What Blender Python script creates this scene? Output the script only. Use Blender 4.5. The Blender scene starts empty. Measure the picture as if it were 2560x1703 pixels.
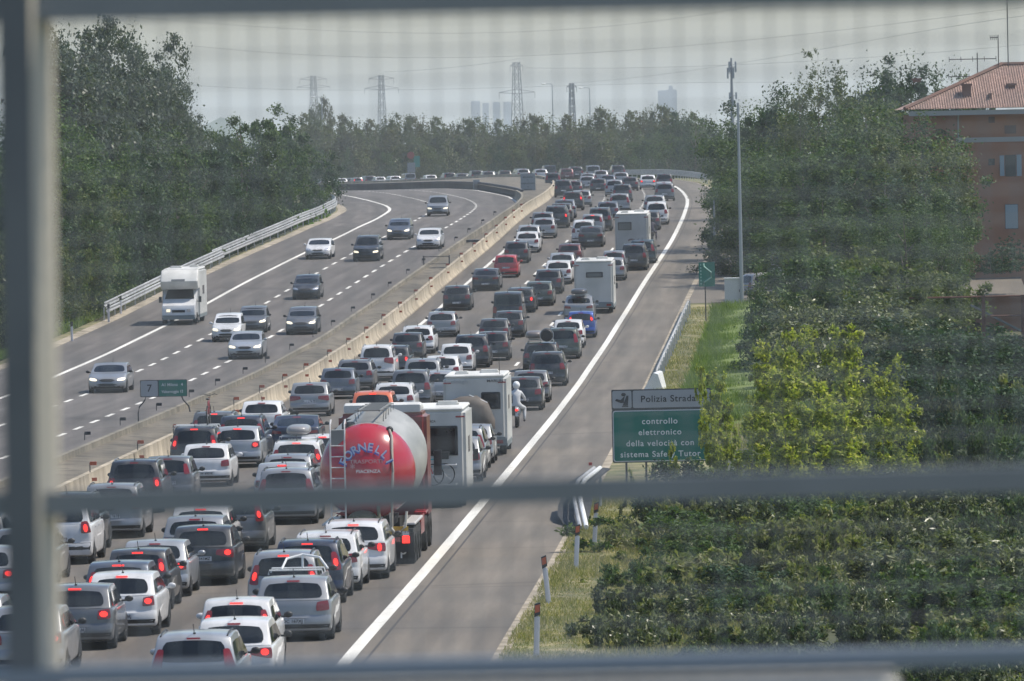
import bpy, bmesh, math, random
import numpy as np
from mathutils import Vector, Matrix
R = math.radians
HAZE = .00012
rnd = random.Random(7)
sc = bpy.context.scene
COL = sc.collection

# ------------------------------------------------------------------ camera, sky, sun
F = 18000.0; PHI = 0.0209; YH = 330.0; CZ = 11.5
PITCH = math.atan((851.5 - YH) / F)
cam_d = bpy.data.cameras.new('camera'); cam = bpy.data.objects.new('camera', cam_d); COL.objects.link(cam)
cam_d.sensor_width = 36; cam_d.lens = 36 * F / 2560; cam_d.clip_start = 0.5; cam_d.clip_end = 20000
CM = Matrix.Rotation(R(90) - PITCH, 4, 'X') @ Matrix.Rotation(-PHI, 4, 'Z')
cam.matrix_world = Matrix.Translation((0, 0, CZ)) @ CM
cam_d.dof.use_dof = True; cam_d.dof.focus_distance = 260; cam_d.dof.aperture_fstop = 7.6
sc.camera = cam
SUN_EL, SUN_AZ = R(58), R(80)          # azimuth from the viewing direction (+Y) towards the right (+X)
w = bpy.data.worlds.new('World'); sc.world = w; w.use_nodes = True
nt = w.node_tree; nt.nodes.clear()
out = nt.nodes.new('ShaderNodeOutputWorld'); bg = nt.nodes.new('ShaderNodeBackground'); sky = nt.nodes.new('ShaderNodeTexSky')
sky.sky_type = 'NISHITA'; sky.sun_disc = False; sky.sun_elevation = SUN_EL; sky.sun_rotation = SUN_AZ
sky.air_density = 1.3; sky.dust_density = 1.1; sky.ozone_density = 3.0
bg.inputs[1].default_value = 0.122
tint = nt.nodes.new('ShaderNodeVectorMath'); tint.operation = 'MULTIPLY'; tint.inputs[1].default_value = (.94,.99,1.07); nt.links.new(sky.outputs[0], tint.inputs[0]); nt.links.new(tint.outputs[0], bg.inputs[0]); nt.links.new(bg.outputs[0], out.inputs[0])
sd = bpy.data.lights.new('sun', 'SUN'); sd.energy = 5.0; sd.angle = R(0.53); sd.color = (1, 0.93, 0.82)
so = bpy.data.objects.new('sun', sd); COL.objects.link(so)
sdir = Vector((math.sin(SUN_AZ) * math.cos(SUN_EL), math.cos(SUN_AZ) * math.cos(SUN_EL), math.sin(SUN_EL)))
so.rotation_euler = sdir.to_track_quat('Z', 'Y').to_euler()
sc.view_settings.view_transform = 'Standard'; sc.view_settings.look = 'None'
sc.view_settings.exposure = 0.12; sc.view_settings.gamma = 1
sc.cycles.max_bounces = 5; sc.cycles.transparent_max_bounces = 8; sc.cycles.volume_bounces = 1
sc.cycles.use_adaptive_sampling = True; sc.cycles.sample_clamp_indirect = 6

# ------------------------------------------------------------------ profile of the road, photo pixel -> ground
TL = [(0,-11.3),(160,-11.35),(230,-11.6),(300,-11.9),(345,-12.0),(390,-11.6),(430,-10.75),(470,-9.6),(510,-8.45),(560,-7.15),(600,-6.6),(650,-6.4),(800,-6.4),(860,-6.55),(910,-7.0),(1000,-7.8),(1200,-9)]
TR = [(0,-11.3),(160,-11.35),(230,-11.6),(300,-11.9),(345,-12.0),(390,-11.6),(430,-10.75),(470,-9.6),(510,-8.45),(560,-7.15),(600,-6.65),(650,-6.5),(770,-6.3),(850,-6.2),(900,-6.15),(950,-6.4),(1000,-7.0),(1050,-7.5),(1100,-8),(1200,-9)]
YS = np.arange(0, 1300, 1.0); _k = np.exp(-np.linspace(-2, 2, 41)**2); _k /= _k.sum()
def _sm(T):
    a = np.array(T); v = np.interp(YS, a[:,0], a[:,1]) + CZ
    return np.convolve(np.pad(v, 20, 'edge'), _k, 'valid')
GL, GR = _sm(TL), _sm(TR)
def gl(Y): return float(np.interp(Y, YS, GL))
def gr(Y): return float(np.interp(Y, YS, GR))
CM3 = CM.to_3x3()
def ray(x, y): return CM3 @ Vector(((x - 1280) / F, -(y - 851.5) / F, -1))
YF = np.arange(100, 1200, 0.1)
def hit(x, y, up=0.0, ahead=0.0, G=None):
    """where the sight line through photo pixel x, y meets the road surface (raised by up, 'ahead' metres further on)"""
    d = ray(x, y); G = GR if G is None else G
    z = CZ + d.z / d.y * (YF + ahead); g = np.interp(YF, YS, G) + up
    i = int(np.argmax(z <= g)); Y = float(YF[i])
    return Vector((d.x / d.y * Y, Y, float(np.interp(Y, YS, G))))
def atY(x, y, Y):
    d = ray(x, y); return Vector((d.x / d.y * Y, Y, CZ + d.z / d.y * Y))

# ------------------------------------------------------------------ scene helpers
def tag(o, label=None, cat=None, group=None, kind=None):
    if label: o['label'] = label
    if cat: o['category'] = cat
    if group: o['group'] = group
    if kind: o['kind'] = kind
    return o
def empty(name, loc=(0,0,0), rz=0.0, label=None, cat=None, group=None):
    o = bpy.data.objects.new(name, None); COL.objects.link(o); o.location = loc; o.rotation_euler = (0, 0, rz)
    o.empty_display_size = .3
    return tag(o, label, cat, group)
class MB:
    def __init__(s): s.v = []; s.f = []
    def add(s, vs, fs):
        n = len(s.v); s.v += [tuple(p) for p in vs]; s.f += [tuple(i + n for i in f) for f in fs]; return s
    def box(s, c, d, rz=0.0, taper=1.0):
        x, y, z = d[0]/2, d[1]/2, d[2]/2; cs, sn = math.cos(rz), math.sin(rz); vs = []
        for k, (a, b, e) in enumerate([(-1,-1,-1),(1,-1,-1),(1,1,-1),(-1,1,-1),(-1,-1,1),(1,-1,1),(1,1,1),(-1,1,1)]):
            t = taper if e > 0 else 1; px, py = a*x*t, b*y*t
            vs.append((c[0]+px*cs-py*sn, c[1]+px*sn+py*cs, c[2]+e*z))
        return s.add(vs, [(0,3,2,1),(4,5,6,7),(0,1,5,4),(1,2,6,5),(2,3,7,6),(3,0,4,7)])
    def tube(s, pts, r, n=8, cap=True):
        pts = [Vector(p) for p in pts]; rs = r if isinstance(r, (list, tuple)) else [r]*len(pts); rings = []
        for i, p in enumerate(pts):
            d = (pts[min(i+1, len(pts)-1)] - pts[max(i-1, 0)]).normalized()
            a = d.cross(Vector((0,0,1)) if abs(d.z) < .9 else Vector((1,0,0))).normalized(); b = d.cross(a)
            rings.append([p + (a*math.cos(t) + b*math.sin(t))*rs[i] for t in [2*math.pi*k/n for k in range(n)]])
        vs = [q for rg in rings for q in rg]; fs = []
        for i in range(len(pts)-1):
            for k in range(n): fs.append((i*n+k, i*n+(k+1)%n, (i+1)*n+(k+1)%n, (i+1)*n+k))
        if cap: fs += [tuple(range(n)), tuple(range((len(pts)-1)*n, len(pts)*n))[::-1]]
        return s.add(vs, fs)
    def lathe(s, c, prof, n=20, axis='X'):
        vs = []; m = len(prof)
        for k in range(n):
            t = 2*math.pi*k/n
            for (r, a) in prof:
                p = (a, r*math.cos(t), r*math.sin(t)) if axis == 'X' else ((r*math.cos(t), a, r*math.sin(t)) if axis == 'Y' else (r*math.cos(t), r*math.sin(t), a))
                vs.append((c[0]+p[0], c[1]+p[1], c[2]+p[2]))
        fs = [(k*m+j, k*m+j+1, ((k+1)%n)*m+j+1, ((k+1)%n)*m+j) for k in range(n) for j in range(m-1)]
        return s.add(vs, fs)
    def ball(s, c, r, sq=(1,1,1), n=14, m=9):
        vs = []; fs = []
        for j in range(m+1):
            a = math.pi*j/m
            for k in range(n):
                t = 2*math.pi*k/n; vs.append((c[0]+r*sq[0]*math.sin(a)*math.cos(t), c[1]+r*sq[1]*math.sin(a)*math.sin(t), c[2]+r*sq[2]*math.cos(a)))
        for j in range(m):
            for k in range(n): fs.append((j*n+k, j*n+(k+1)%n, (j+1)*n+(k+1)%n, (j+1)*n+k))
        return s.add(vs, fs)
    def mesh(s, name, mat=None, smooth=35):
        me = bpy.data.meshes.new(name); me.from_pydata(s.v, [], s.f); me.update()
        bm = bmesh.new(); bm.from_mesh(me); bmesh.ops.remove_doubles(bm, verts=bm.verts, dist=1e-5)
        bmesh.ops.recalc_face_normals(bm, faces=bm.faces); bm.to_mesh(me); bm.free()
        if smooth: me.shade_smooth(); me.set_sharp_from_angle(angle=R(smooth))
        if mat: me.materials.append(mat)
        return me
def mobj(name, me, parent=None, loc=None):
    o = bpy.data.objects.new(name, me); COL.objects.link(o)
    if parent: o.parent = parent
    if loc: o.location = loc
    return o
def ob(name, mb, mat, parent=None, smooth=35): return mobj(name, mb.mesh(name, mat, smooth), parent)

# ------------------------------------------------------------------ materials
MATS = {}
def mat(name, col=(.5,.5,.5), rough=.6, metal=0.0, emit=None, estr=0.0, coat=0.0, spec=.5):
    if name in MATS: return MATS[name]
    m = bpy.data.materials.new(name); m.use_nodes = True; b = m.node_tree.nodes['Principled BSDF']
    b.inputs['Base Color'].default_value = (*col, 1); b.inputs['Roughness'].default_value = rough; b.inputs['Metallic'].default_value = metal
    b.inputs['Coat Weight'].default_value = coat; b.inputs['Specular IOR Level'].default_value = spec
    if emit: b.inputs['Emission Color'].default_value = (*emit, 1); b.inputs['Emission Strength'].default_value = estr
    MATS[name] = m; return m
def noisy(name, c1, c2, scale=4.0, rough=.8, detail=6, c3=None, sscale=(1,1,1), big=None, bump=0.0, metal=0.0, lo=.35, hi=.65):
    if name in MATS: return MATS[name]
    m = mat(name, c1, rough, metal); nt = m.node_tree; b = nt.nodes['Principled BSDF']; N = nt.nodes.new; Lk = nt.links.new
    tc = N('ShaderNodeTexCoord'); mp = N('ShaderNodeMapping'); mp.inputs['Scale'].default_value = sscale; Lk(tc.outputs['Object'], mp.inputs[0])
    n = N('ShaderNodeTexNoise'); n.inputs['Scale'].default_value = scale; n.inputs['Detail'].default_value = detail; Lk(mp.outputs[0], n.inputs['Vector'])
    r = N('ShaderNodeValToRGB'); r.color_ramp.elements[0].position = lo; r.color_ramp.elements[1].position = hi
    r.color_ramp.elements[0].color = (*c1, 1); r.color_ramp.elements[1].color = (*c2, 1)
    if c3: e = r.color_ramp.elements.new((lo+hi)/2); e.color = (*c3, 1)
    Lk(n.outputs[0], r.inputs[0]); res = r.outputs[0]
    if big:
        n2 = N('ShaderNodeTexNoise'); n2.inputs['Scale'].default_value = big[0]; n2.inputs['Detail'].default_value = 3; Lk(mp.outputs[0], n2.inputs['Vector'])
        mr = N('ShaderNodeMapRange'); mr.inputs[1].default_value = .3; mr.inputs[2].default_value = .7; mr.inputs[3].default_value = big[1]; mr.inputs[4].default_value = big[2]
        Lk(n2.outputs[0], mr.inputs[0]); mx = N('ShaderNodeVectorMath'); mx.operation = 'SCALE'; Lk(res, mx.inputs[0]); Lk(mr.outputs[0], mx.inputs['Scale']); res = mx.outputs[0]
    Lk(res, b.inputs['Base Color'])
    if bump: bp = N('ShaderNodeBump'); bp.inputs['Strength'].default_value = bump; Lk(n.outputs[0], bp.inputs['Height']); Lk(bp.outputs[0], b.inputs['Normal'])
    return m
PAINTS = dict(white=(.66,.66,.66), silver=(.27,.28,.295), pale=(.38,.395,.415), grey=(.13,.137,.147), dark=(.040,.044,.050), black=(.016,.018,.022), navy=(.020,.028,.055),
              teal=(.035,.06,.07), bluegrey=(.085,.105,.14), blue=(.022,.075,.33), red=(.42,.018,.03), orange=(.62,.13,.045), maroon=(.09,.022,.028), beige=(.42,.40,.36), green=(.05,.065,.055))
def paint(k):
    m = mat('paint_' + k, PAINTS[k], .32 if k not in ('white',) else .38, .0 if k in ('white','red','orange','black') else .35, coat=.7)
    if not m.get('dust'):
        m['dust'] = 1; nt = m.node_tree; b = nt.nodes['Principled BSDF']; N = nt.nodes.new; Lk = nt.links.new   # road film over the lower panels
        tc = N('ShaderNodeTexCoord'); n = N('ShaderNodeTexNoise'); n.inputs['Scale'].default_value = 2.6; n.inputs['Detail'].default_value = 7; Lk(tc.outputs['Object'], n.inputs[0])
        mr = N('ShaderNodeMapRange'); mr.inputs[1].default_value = .42; mr.inputs[2].default_value = .8; mr.inputs[3].default_value = 0; mr.inputs[4].default_value = .35; Lk(n.outputs[0], mr.inputs[0])
        mx = N('ShaderNodeMix'); mx.data_type = 'RGBA'; mx.inputs[6].default_value = (*PAINTS[k], 1); mx.inputs[7].default_value = (.24,.225,.20,1); Lk(mr.outputs[0], mx.inputs[0]); Lk(mx.outputs[2], b.inputs['Base Color'])
        m2 = N('ShaderNodeMapRange'); m2.inputs[3].default_value = .22; m2.inputs[4].default_value = .5; Lk(n.outputs[0], m2.inputs[0]); Lk(m2.outputs[0], b.inputs['Roughness'])
    return m
GLASS = noisy('car_glass', (.004,.006,.008), (.016,.021,.025), 2.2, .05, 3, lo=.4, hi=.8)
RUBBER = mat('tyre_rubber', (.014,.014,.015), .8); RIM = mat('wheel_rim', (.35,.36,.37), .35, .7); PLAST = mat('black_plastic', (.022,.023,.025), .55)
LAMP_ON = mat('tail_lamp_lit', (.6,.02,.02), .25, emit=(1,.035,.025), estr=1.9); LAMP_OFF = mat('tail_lamp_dark', (.22,.012,.016), .18, coat=.8)
BRK_ON = mat('brake_lamp_lit', (.6,.02,.02), .3, emit=(1,.035,.025), estr=1.5)
HEAD = mat('head_lamp', (.62,.64,.66), .08, .5, coat=1); HEAD_ON = mat('head_lamp_lit', (.9,.85,.7), .2, emit=(1,.86,.6), estr=1.1)
PLATE = noisy('number_plate', (.60,.61,.62), (.12,.12,.14), 26, .5, 2, sscale=(1,.1,.3), lo=.5, hi=.6); PLATE_BLUE = mat('plate_blue', (.03,.07,.3), .5)
CHROME = mat('chrome', (.7,.7,.72), .15, 1.0); WHITE = mat('white_enamel', (.76,.77,.76), .4); STEEL = noisy('galvanised', (.46,.47,.48), (.60,.61,.61), 3, .5, 4, metal=.2)
DARKM = mat('dark_metal', (.05,.052,.055), .5, .3); REDM = mat('red_plastic', (.45,.05,.03), .5); AMBER = mat('amber', (.55,.2,.03), .4)
# ------------------------------------------------------------------ cars
# profile: rear -> roof -> front; K: L length, W width, H height, b belt z, body points (y,z) lower body, gh greenhouse (yrear, yroof_r, yroof_f, ycowl)
KINDS = {
 'hatchback': dict(L=4.0, W=1.74, H=1.47, b=.96, deck=.0, gr=(.10,.50,2.15,3.0), hood=.80, tl=[(.60,.84,.70,.95)]),
 'small_hatchback': dict(L=3.7, W=1.66, H=1.49, b=.95, deck=.0, gr=(.08,.34,1.95,2.72), hood=.82, tl=[(.66,.81,.92,1.30)]),
 'estate_car': dict(L=4.6, W=1.78, H=1.48, b=.96, deck=.0, gr=(.10,.42,2.75,3.5), hood=.82, tl=[(.62,.85,.72,.97)]),
 'sedan': dict(L=4.6, W=1.80, H=1.43, b=.97, deck=.55, gr=(.50,1.15,2.7,3.5), hood=.82, tl=[(.52,.85,.76,.93)]),
 'suv': dict(L=4.5, W=1.84, H=1.70, b=1.08, deck=.0, gr=(.10,.36,2.65,3.35), hood=.98, tl=[(.68,.88,.82,1.16)]),
 'people_carrier': dict(L=4.4, W=1.80, H=1.63, b=1.03, deck=.0, gr=(.08,.34,2.35,3.4), hood=.92, tl=[(.70,.86,.86,1.38)]),
 'box_van': dict(L=4.3, W=1.80, H=1.82, b=1.10, deck=.0, gr=(.06,.16,2.7,3.3), hood=1.0, tl=[(.72,.87,.66,1.05)]),
 'coupe': dict(L=4.3, W=1.80, H=1.36, b=.92, deck=.25, gr=(.28,1.25,2.3,3.2), hood=.78, tl=[(.55,.84,.70,.84)]),
}
def prism(prof, hw, cols=6, bev=.07, cuts=()):
    bm = bmesh.new(); n = len(prof); rows = []
    xs = [-hw + 2*hw*i/cols for i in range(cols+1)]
    for x in xs: rows.append([bm.verts.new((x, y, z)) for (y, z) in prof])
    for i in range(cols):
        for k in range(n): bm.faces.new((rows[i][k], rows[i][(k+1)%n], rows[i+1][(k+1)%n], rows[i+1][k]))
    bm.faces.new(rows[0][::-1]); bm.faces.new(rows[-1]); bmesh.ops.recalc_face_normals(bm, faces=bm.faces)
    if bev:
        es = [e for e in bm.edges if abs(abs(e.verts[0].co.x)-hw) < 1e-5 and abs(abs(e.verts[1].co.x)-hw) < 1e-5 and e.verts[0].co.x*e.verts[1].co.x > 0]
        bmesh.ops.bevel(bm, geom=es, offset=bev, segments=3, profile=.6, affect='EDGES', clamp_overlap=True)
    for (ax, v) in cuts:
        co = [0,0,0]; no = [0,0,0]; co[ax] = v; no[ax] = 1
        bmesh.ops.bisect_plane(bm, geom=bm.verts[:]+bm.edges[:]+bm.faces[:], plane_co=co, plane_no=no)
    return bm
CARS = {}
def car_parts(kind, style=0):
    key = (kind, style)
    if key in CARS: return CARS[key]
    K = KINDS[kind]; L, W, H, b = K['L'], K['W'], K['H'], K['b']; hw = W/2; y0, y1, y2, y3 = K['gr']; hd = K['hood']; dk = K['deck']
    tumble = .20 if kind != 'box_van' else .08
    def deform(x, y, z):
        t = max(-1.2, min(1.2, x/hw)); zz = (z-.62)/.5
        x2 = x*(1 - .045*min(1.6, zz*zz))
        if z > b: x2 = x*(1 - .045*((b-.62)/.5)**2) * (1 - tumble*(z-b)/.5*.62)
        fr = max(0, (y-L+1.0)/1.0); rr = max(0, (.8-y)/.8)
        y2_ = y - .30*abs(t)**3*fr + .13*abs(t)**3*rr
        z2 = z - (.035*t*t*min(1, max(0, (z-b)/.3)) if z > b else 0)
        if z > b+.3: z2 -= .02*((y-(y1+y2)/2)/1.4)**2
        x2 *= 1 - .05*fr - .03*rr
        return (x2, y2_, z2)
    def fin(bm, name, m):
        for v in bm.verts: v.co = deform(*v.co)
        me = bpy.data.meshes.new(name); bmesh.ops.recalc_face_normals(bm, faces=bm.faces); bm.to_mesh(me); bm.free()
        me.shade_smooth(); me.set_sharp_from_angle(angle=R(38)); me.materials.append(m); return me
    low = [(.16,.22),(.03,.26),(.0,.36),(.0,.55),(.04,.60),(.05,.72),(.07,b-.07),(.11,b)]
    if dk: low = [(.16,.22),(.03,.26),(.0,.36),(.0,.55),(.04,.60),(.05,.72),(.06,b-.06),(.12,b+.02),(dk,b+.03)]
    low += [(y3-.1,b),(y3+.08,b-.02),((y3+L)/2,(b+hd)/2+.03),(L-.30,hd-.02),(L-.10,hd-.10),(L-.03,.60),(L,.50),(L,.34),(L-.12,.22)]
    rear = [(p[0],p[1]) for p in low if p[0] < .2]
    cy = [(1,v) for v in (.42,.9,1.4,2.0,2.6,3.2,L-.6,L-.25)] + [(2,v) for v in (.40,.62,.8)]
    body = prism(low, hw, 8, .09, cy)
    gh = [(y0,b-.05),(y0+.0,b),(y1-.02,H-.08),(y1+.10,H-.015),((y1+y2)/2,H),(y2-.12,H-.02),(y2,H-.07),(y3,b),(y3,b-.05)]
    g = prism(gh, hw-.035, 8, .10, [(1,(y1+y2)/2-.4),(1,(y1+y2)/2+.4),(2,b+.01),(2,(b+H)/2)])
    tmp = bpy.data.meshes.new('t'); g.to_mesh(tmp); g.free(); body.from_mesh(tmp); bpy.data.meshes.remove(tmp)
    bodym = fin(body, 'body', PLAST)
    def rear_y(z):
        if z >= b - 1e-6 and not dk: return y0 + (y1-.02-y0)*(z-b)/(H-.08-b)
        if z >= b+.02: return y0 + (y1-.02-y0)*(z-b)/(H-.08-b)
        zs = [p[1] for p in rear]; ys = [p[0] for p in rear]; return float(np.interp(z, zs, ys))
    def front_y(z):
        if z > b: return y3 + (y2-y3)*(z-b)/(H-.07-b)
        fp = sorted([(p[1],p[0]) for p in low if p[0] > L-.31]); return float(np.interp(z, [p[0] for p in fp], [p[1] for p in fp]))
    def patch(q, fn, nu=8, nv=4, rnd_=.0, off=.006, th=.0):
        """q: four corners (a,z) bl, br, tr, tl; fn maps (a,z,off) to a point on the skin"""
        vs = []; fs = []
        for j in range(nv+1):
            for i in range(nu+1):
                u, v = i/nu, j/nv
                if rnd_:
                    uu, vv = 2*u-1, 2*v-1; k = rnd_*(uu*uu*vv*vv)**1.5; u = .5+uu*(1-k)/2; v = .5+vv*(1-k)/2
                a = (q[0][0]*(1-u)+q[1][0]*u)*(1-v) + (q[3][0]*(1-u)+q[2][0]*u)*v
                z = (q[0][1]*(1-u)+q[1][1]*u)*(1-v) + (q[3][1]*(1-u)+q[2][1]*u)*v
                vs.append(deform(*fn(a, z, off)))
        for j in range(nv):
            for i in range(nu): k = j*(nu+1)+i; fs.append((k, k+1, k+nu+2, k+nu+1))
        return vs, fs
    rf = lambda a, z, o: (a, rear_y(z)-o, z)
    ff = lambda a, z, o: (a, front_y(z)+o, z)
    sf = lambda s: (lambda a, z, o: (s*(hw-.035+o), a, z))
    lf = lambda s: (lambda a, z, o: (s*(hw+o), a, z))
    def P(name, ps, m, parent=None, smooth=40): 
        mb = MB()
        for v, f in ps: mb.add(v, f)
        return (name, mb.mesh(name, m, smooth), parent)
    ww = hw-.035; parts = [('body', bodym, None)]
    wt = .80 if kind != 'box_van' else .88
    zb_, zt_ = b+.045, H-.115
    if dk: zb_ = b+.06
    fr_ = patch([(-ww*.93,zb_-.03),(ww*.93,zb_-.03),(ww*(wt+.10),zt_+.02),(-ww*(wt+.10),zt_+.02)], rf, 12, 5, .12, .004)
    parts.append(P('rear_window', [patch([(-ww*.84,zb_),(ww*.84,zb_),(ww*wt,zt_),(-ww*wt,zt_)], rf, 12, 5, .09, .010)], GLASS))
    parts.append(P('windscreen', [patch([(-ww*.90,b+.04),(ww*.90,b+.04),(ww*.84,H-.10),(-ww*.84,H-.10)], ff, 12, 5, .10, .008)], GLASS))
    for s in (-1, 1):
        ym = (y1+y3)/2; zt2 = H-.14; dr = (y3-y2)*(zt2-b)/(H-b); ds = (y1-y0)*(zt2-b)/(H-b)
        a0, a1 = y0+.20, y3-.22
        w1 = patch([(a0,b+.03),(ym-.03,b+.03),(ym-.03,zt2),(y0+ds+.16,zt2)], sf(s), 6, 3, .06, .012)
        w2 = patch([(ym+.03,b+.03),(a1,b+.03),(y3-dr-.14,zt2),(ym+.03,zt2)], sf(s), 6, 3, .05, .012)
        parts.append(P('side_window', [w1], GLASS)); parts.append(P('side_window', [w2], GLASS))
    for s in (-1, 1):
        ps = []
        for (xa, xb, za, zb) in K['tl']:
            sl = .02 if zb > b else .04
            q = [(s*(hw*xa),za),(s*hw*xb*1.13,za+.02),(s*hw*xb*(1.11 if zb < b else 1.04),zb),(s*hw*(xa+.03),zb-sl)]
            if style == 1: q = [(s*hw*.42,za+.07),(s*hw*.98,za-.02),(s*hw*.98,zb-.03),(s*hw*.46,zb-.05)]
            ps.append(patch(q, rf, 4, 4, .08, .022))
        parts.append(P('tail_light', ps, LAMP_OFF))
        K0 = K['tl'][0]; xa, xb, za, zb = K0; xm = s*hw*((xa+xb)/2+.05); zm = za+(zb-za)*(.42 if zb > b else .5); rx, rz_ = (.055, .10) if zb > b else (.085, .065)
        if style == 1: xm = s*hw*.80
        parts.append(P('lit_bulb', [patch([(xm-rx,zm-rz_),(xm+rx,zm-rz_),(xm+rx,zm+rz_),(xm-rx,zm+rz_)], rf, 4, 4, .3, .032)], LAMP_ON, len(parts)-1))
    parts.append(P('brake_light', [patch([(-.16,H-.095),(.16,H-.095),(.16,H-.06),(-.16,H-.06)], rf, 4, 1, 0, .03)], LAMP_OFF))
    if kind in ('suv','people_carrier','small_hatchback','box_van') or style == 1: q = [(-.26,.62),(.26,.62),(.26,.73),(-.26,.73)]
    else: q = [(-.26,.42),(.26,.42),(.26,.53),(-.26,.53)]
    parts.append(P('number_plate', [patch(q, rf, 3, 1, 0, .012)], PLATE))
    parts.append(P('rear_bumper', [patch([(-hw*.92,.24),(hw*.92,.24),(hw*.97,.40 if kind!='suv' else .58),(-hw*.97,.40 if kind!='suv' else .58)], rf, 8, 2, .0, .010)], PLAST))
    parts.append(P('front_bumper', [patch([(-hw*.9,.24),(hw*.9,.24),(hw*.9,.36),(-hw*.9,.36)], ff, 8, 2, .0, .010)], PLAST))
    parts.append(P('grille', [patch([(-hw*.42,.56),(hw*.42,.56),(hw*.46,.70),(-hw*.46,.70)], ff, 6, 2, .3, .014)], PLAST))
    parts.append(P('air_intake', [patch([(-hw*.6,.37),(hw*.6,.37),(hw*.55,.48),(-hw*.55,.48)], ff, 6, 2, .3, .012)], PLAST))
    for s in (-1, 1):
        parts.append(P('headlight', [patch([(s*hw*.52,.60),(s*hw*.97,.62),(s*hw*.97,.77),(s*hw*.58,.72)], ff, 5, 3, .2, .016)], HEAD))
    yr, yf, wr = .78, L-.82, (.31 if kind not in ('suv','box_van') else .345)
    for (yy) in (yr, yf):
        for s in (-1, 1):
            mb = MB(); xo = s*(hw-.01); xi = s*(hw-.21); mid = (xo+xi)/2; q = abs(xo-xi)/2
            mb.lathe((mid, yy, wr), [(wr*.62,-q),(wr*.93,-q),(wr,-q*.7),(wr,q*.7),(wr*.93,q),(wr*.62,q)], 18)
            parts.append(('wheel', mb.mesh('wheel', RUBBER), None))
            mb = MB(); xx = s*(hw-.025); mb.lathe((xx, yy, wr), [(.0,.01*s),(wr*.2,.012*s),(wr*.58,-.02*s),(wr*.64,.0)], 14)
            parts.append(('rim', mb.mesh('rim', RIM), len(parts)-1))
    mb = MB()
    for yy in (yr, yf):
        for s in (-1, 1):
            n = 12; vs = [(s*(hw*.985+.008), yy, wr)]
            for i in range(n+1):
                t = R(-18) + R(216)*i/n; vs.append((s*(hw*.985+.004), yy+(wr+.055)*math.cos(t), wr+(wr+.05)*math.sin(t)))
            mb.add(vs, [(0, i, i+1) for i in range(1, n+1)])  # flat black sheets stand in for the shade inside the wheel wells
    mb.box((0, L/2, .25), (W-.34, L-.5, .14))  # dark box added to block light beneath the car
    for s in (-1, 1):
        mb.box((s*(hw-.12), .75, .30), (.2,.75,.3)); mb.box((s*(hw-.12), L-.85, .30), (.2,.7,.3))
    parts.append(('underbody', mb.mesh('underbody', PLAST, 0), None))
    for s in (-1, 1):
        mb = MB(); mb.ball((s*(hw+.10), y3-.25, b+.05), .085, (1.15,.55,.85), 10, 6); mb.box((s*(hw+.0), y3-.25, b+.01), (.12,.05,.04))
        parts.append(('mirror', mb.mesh('mirror', PLAST), None))
    mb = MB(); mb.tube([(0, y1+.22, H-.02), (0, y1-.02, H+.20)], .009, 5); mb.box((0, y1+.24, H-.0), (.05,.09,.025))
    parts.append(('antenna', mb.mesh('antenna', PLAST), None))
    for s in (-1, 1):
        for yy in ((y1+y3)/2+.28, (y1+y3)/2-.75):
            mb = MB(); mb.box((s*(hw*.965), yy, b-.13), (.03,.17,.028)); parts.append(('door_handle', mb.mesh('door_handle', PLAST), None))
    if kind in ('estate_car','suv','people_carrier'):
        for s in (-1, 1):
            mb = MB(); xr = s*(hw*.72); z_ = H+.035
            z_ = H+.015; mb.tube([(xr,y1+.12,H-.05),(xr,y1+.5,z_-.015),(xr,y2-.6,z_-.01),(xr,y2-.2,H-.06)], .018, 6)
            parts.append(('roof_rail', mb.mesh('roof_rail', PLAST if kind != 'suv' else mat('satin_rail', (.2,.2,.21), .4, .6)), None))
    CARS[key] = parts; return parts
def put_car(kind, loc, rz, col, label, group, lit=0, style=0, far=False, head=False, cat='car', pitch=0.0):
    """lit: 0 lamps dark, 1 all rear lamps lit, 2 tail lamps only, 3 third brake lamp only"""
    root = empty(kind, loc, rz, label, cat, group); root.rotation_euler = (pitch, 0, rz); root.scale = (rnd.uniform(.965,1.035), rnd.uniform(.95,1.05), rnd.uniform(.955,1.04)); ps = car_parts(kind, style); objs = []
    skip = {'door_handle','grille','air_intake','headlight','front_bumper'} if far else set()
    for (n, me, par) in ps:
        if n in skip or (n == 'lit_bulb' and lit not in (1, 2)): objs.append(None); continue
        o = mobj(n, me, objs[par] if par is not None else root); objs.append(o)
        def over(m):
            o.material_slots[0].link = 'OBJECT'; o.material_slots[0].material = m
        if n == 'body' : over(paint(col))
        elif n == 'mirror' and col in ('white','pale','red','blue') and rnd.random() < .5: over(paint(col))
        elif n == 'brake_light' and lit in (1, 3): over(BRK_ON)
        elif n == 'headlight' and head: over(HEAD_ON)
    return root
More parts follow.
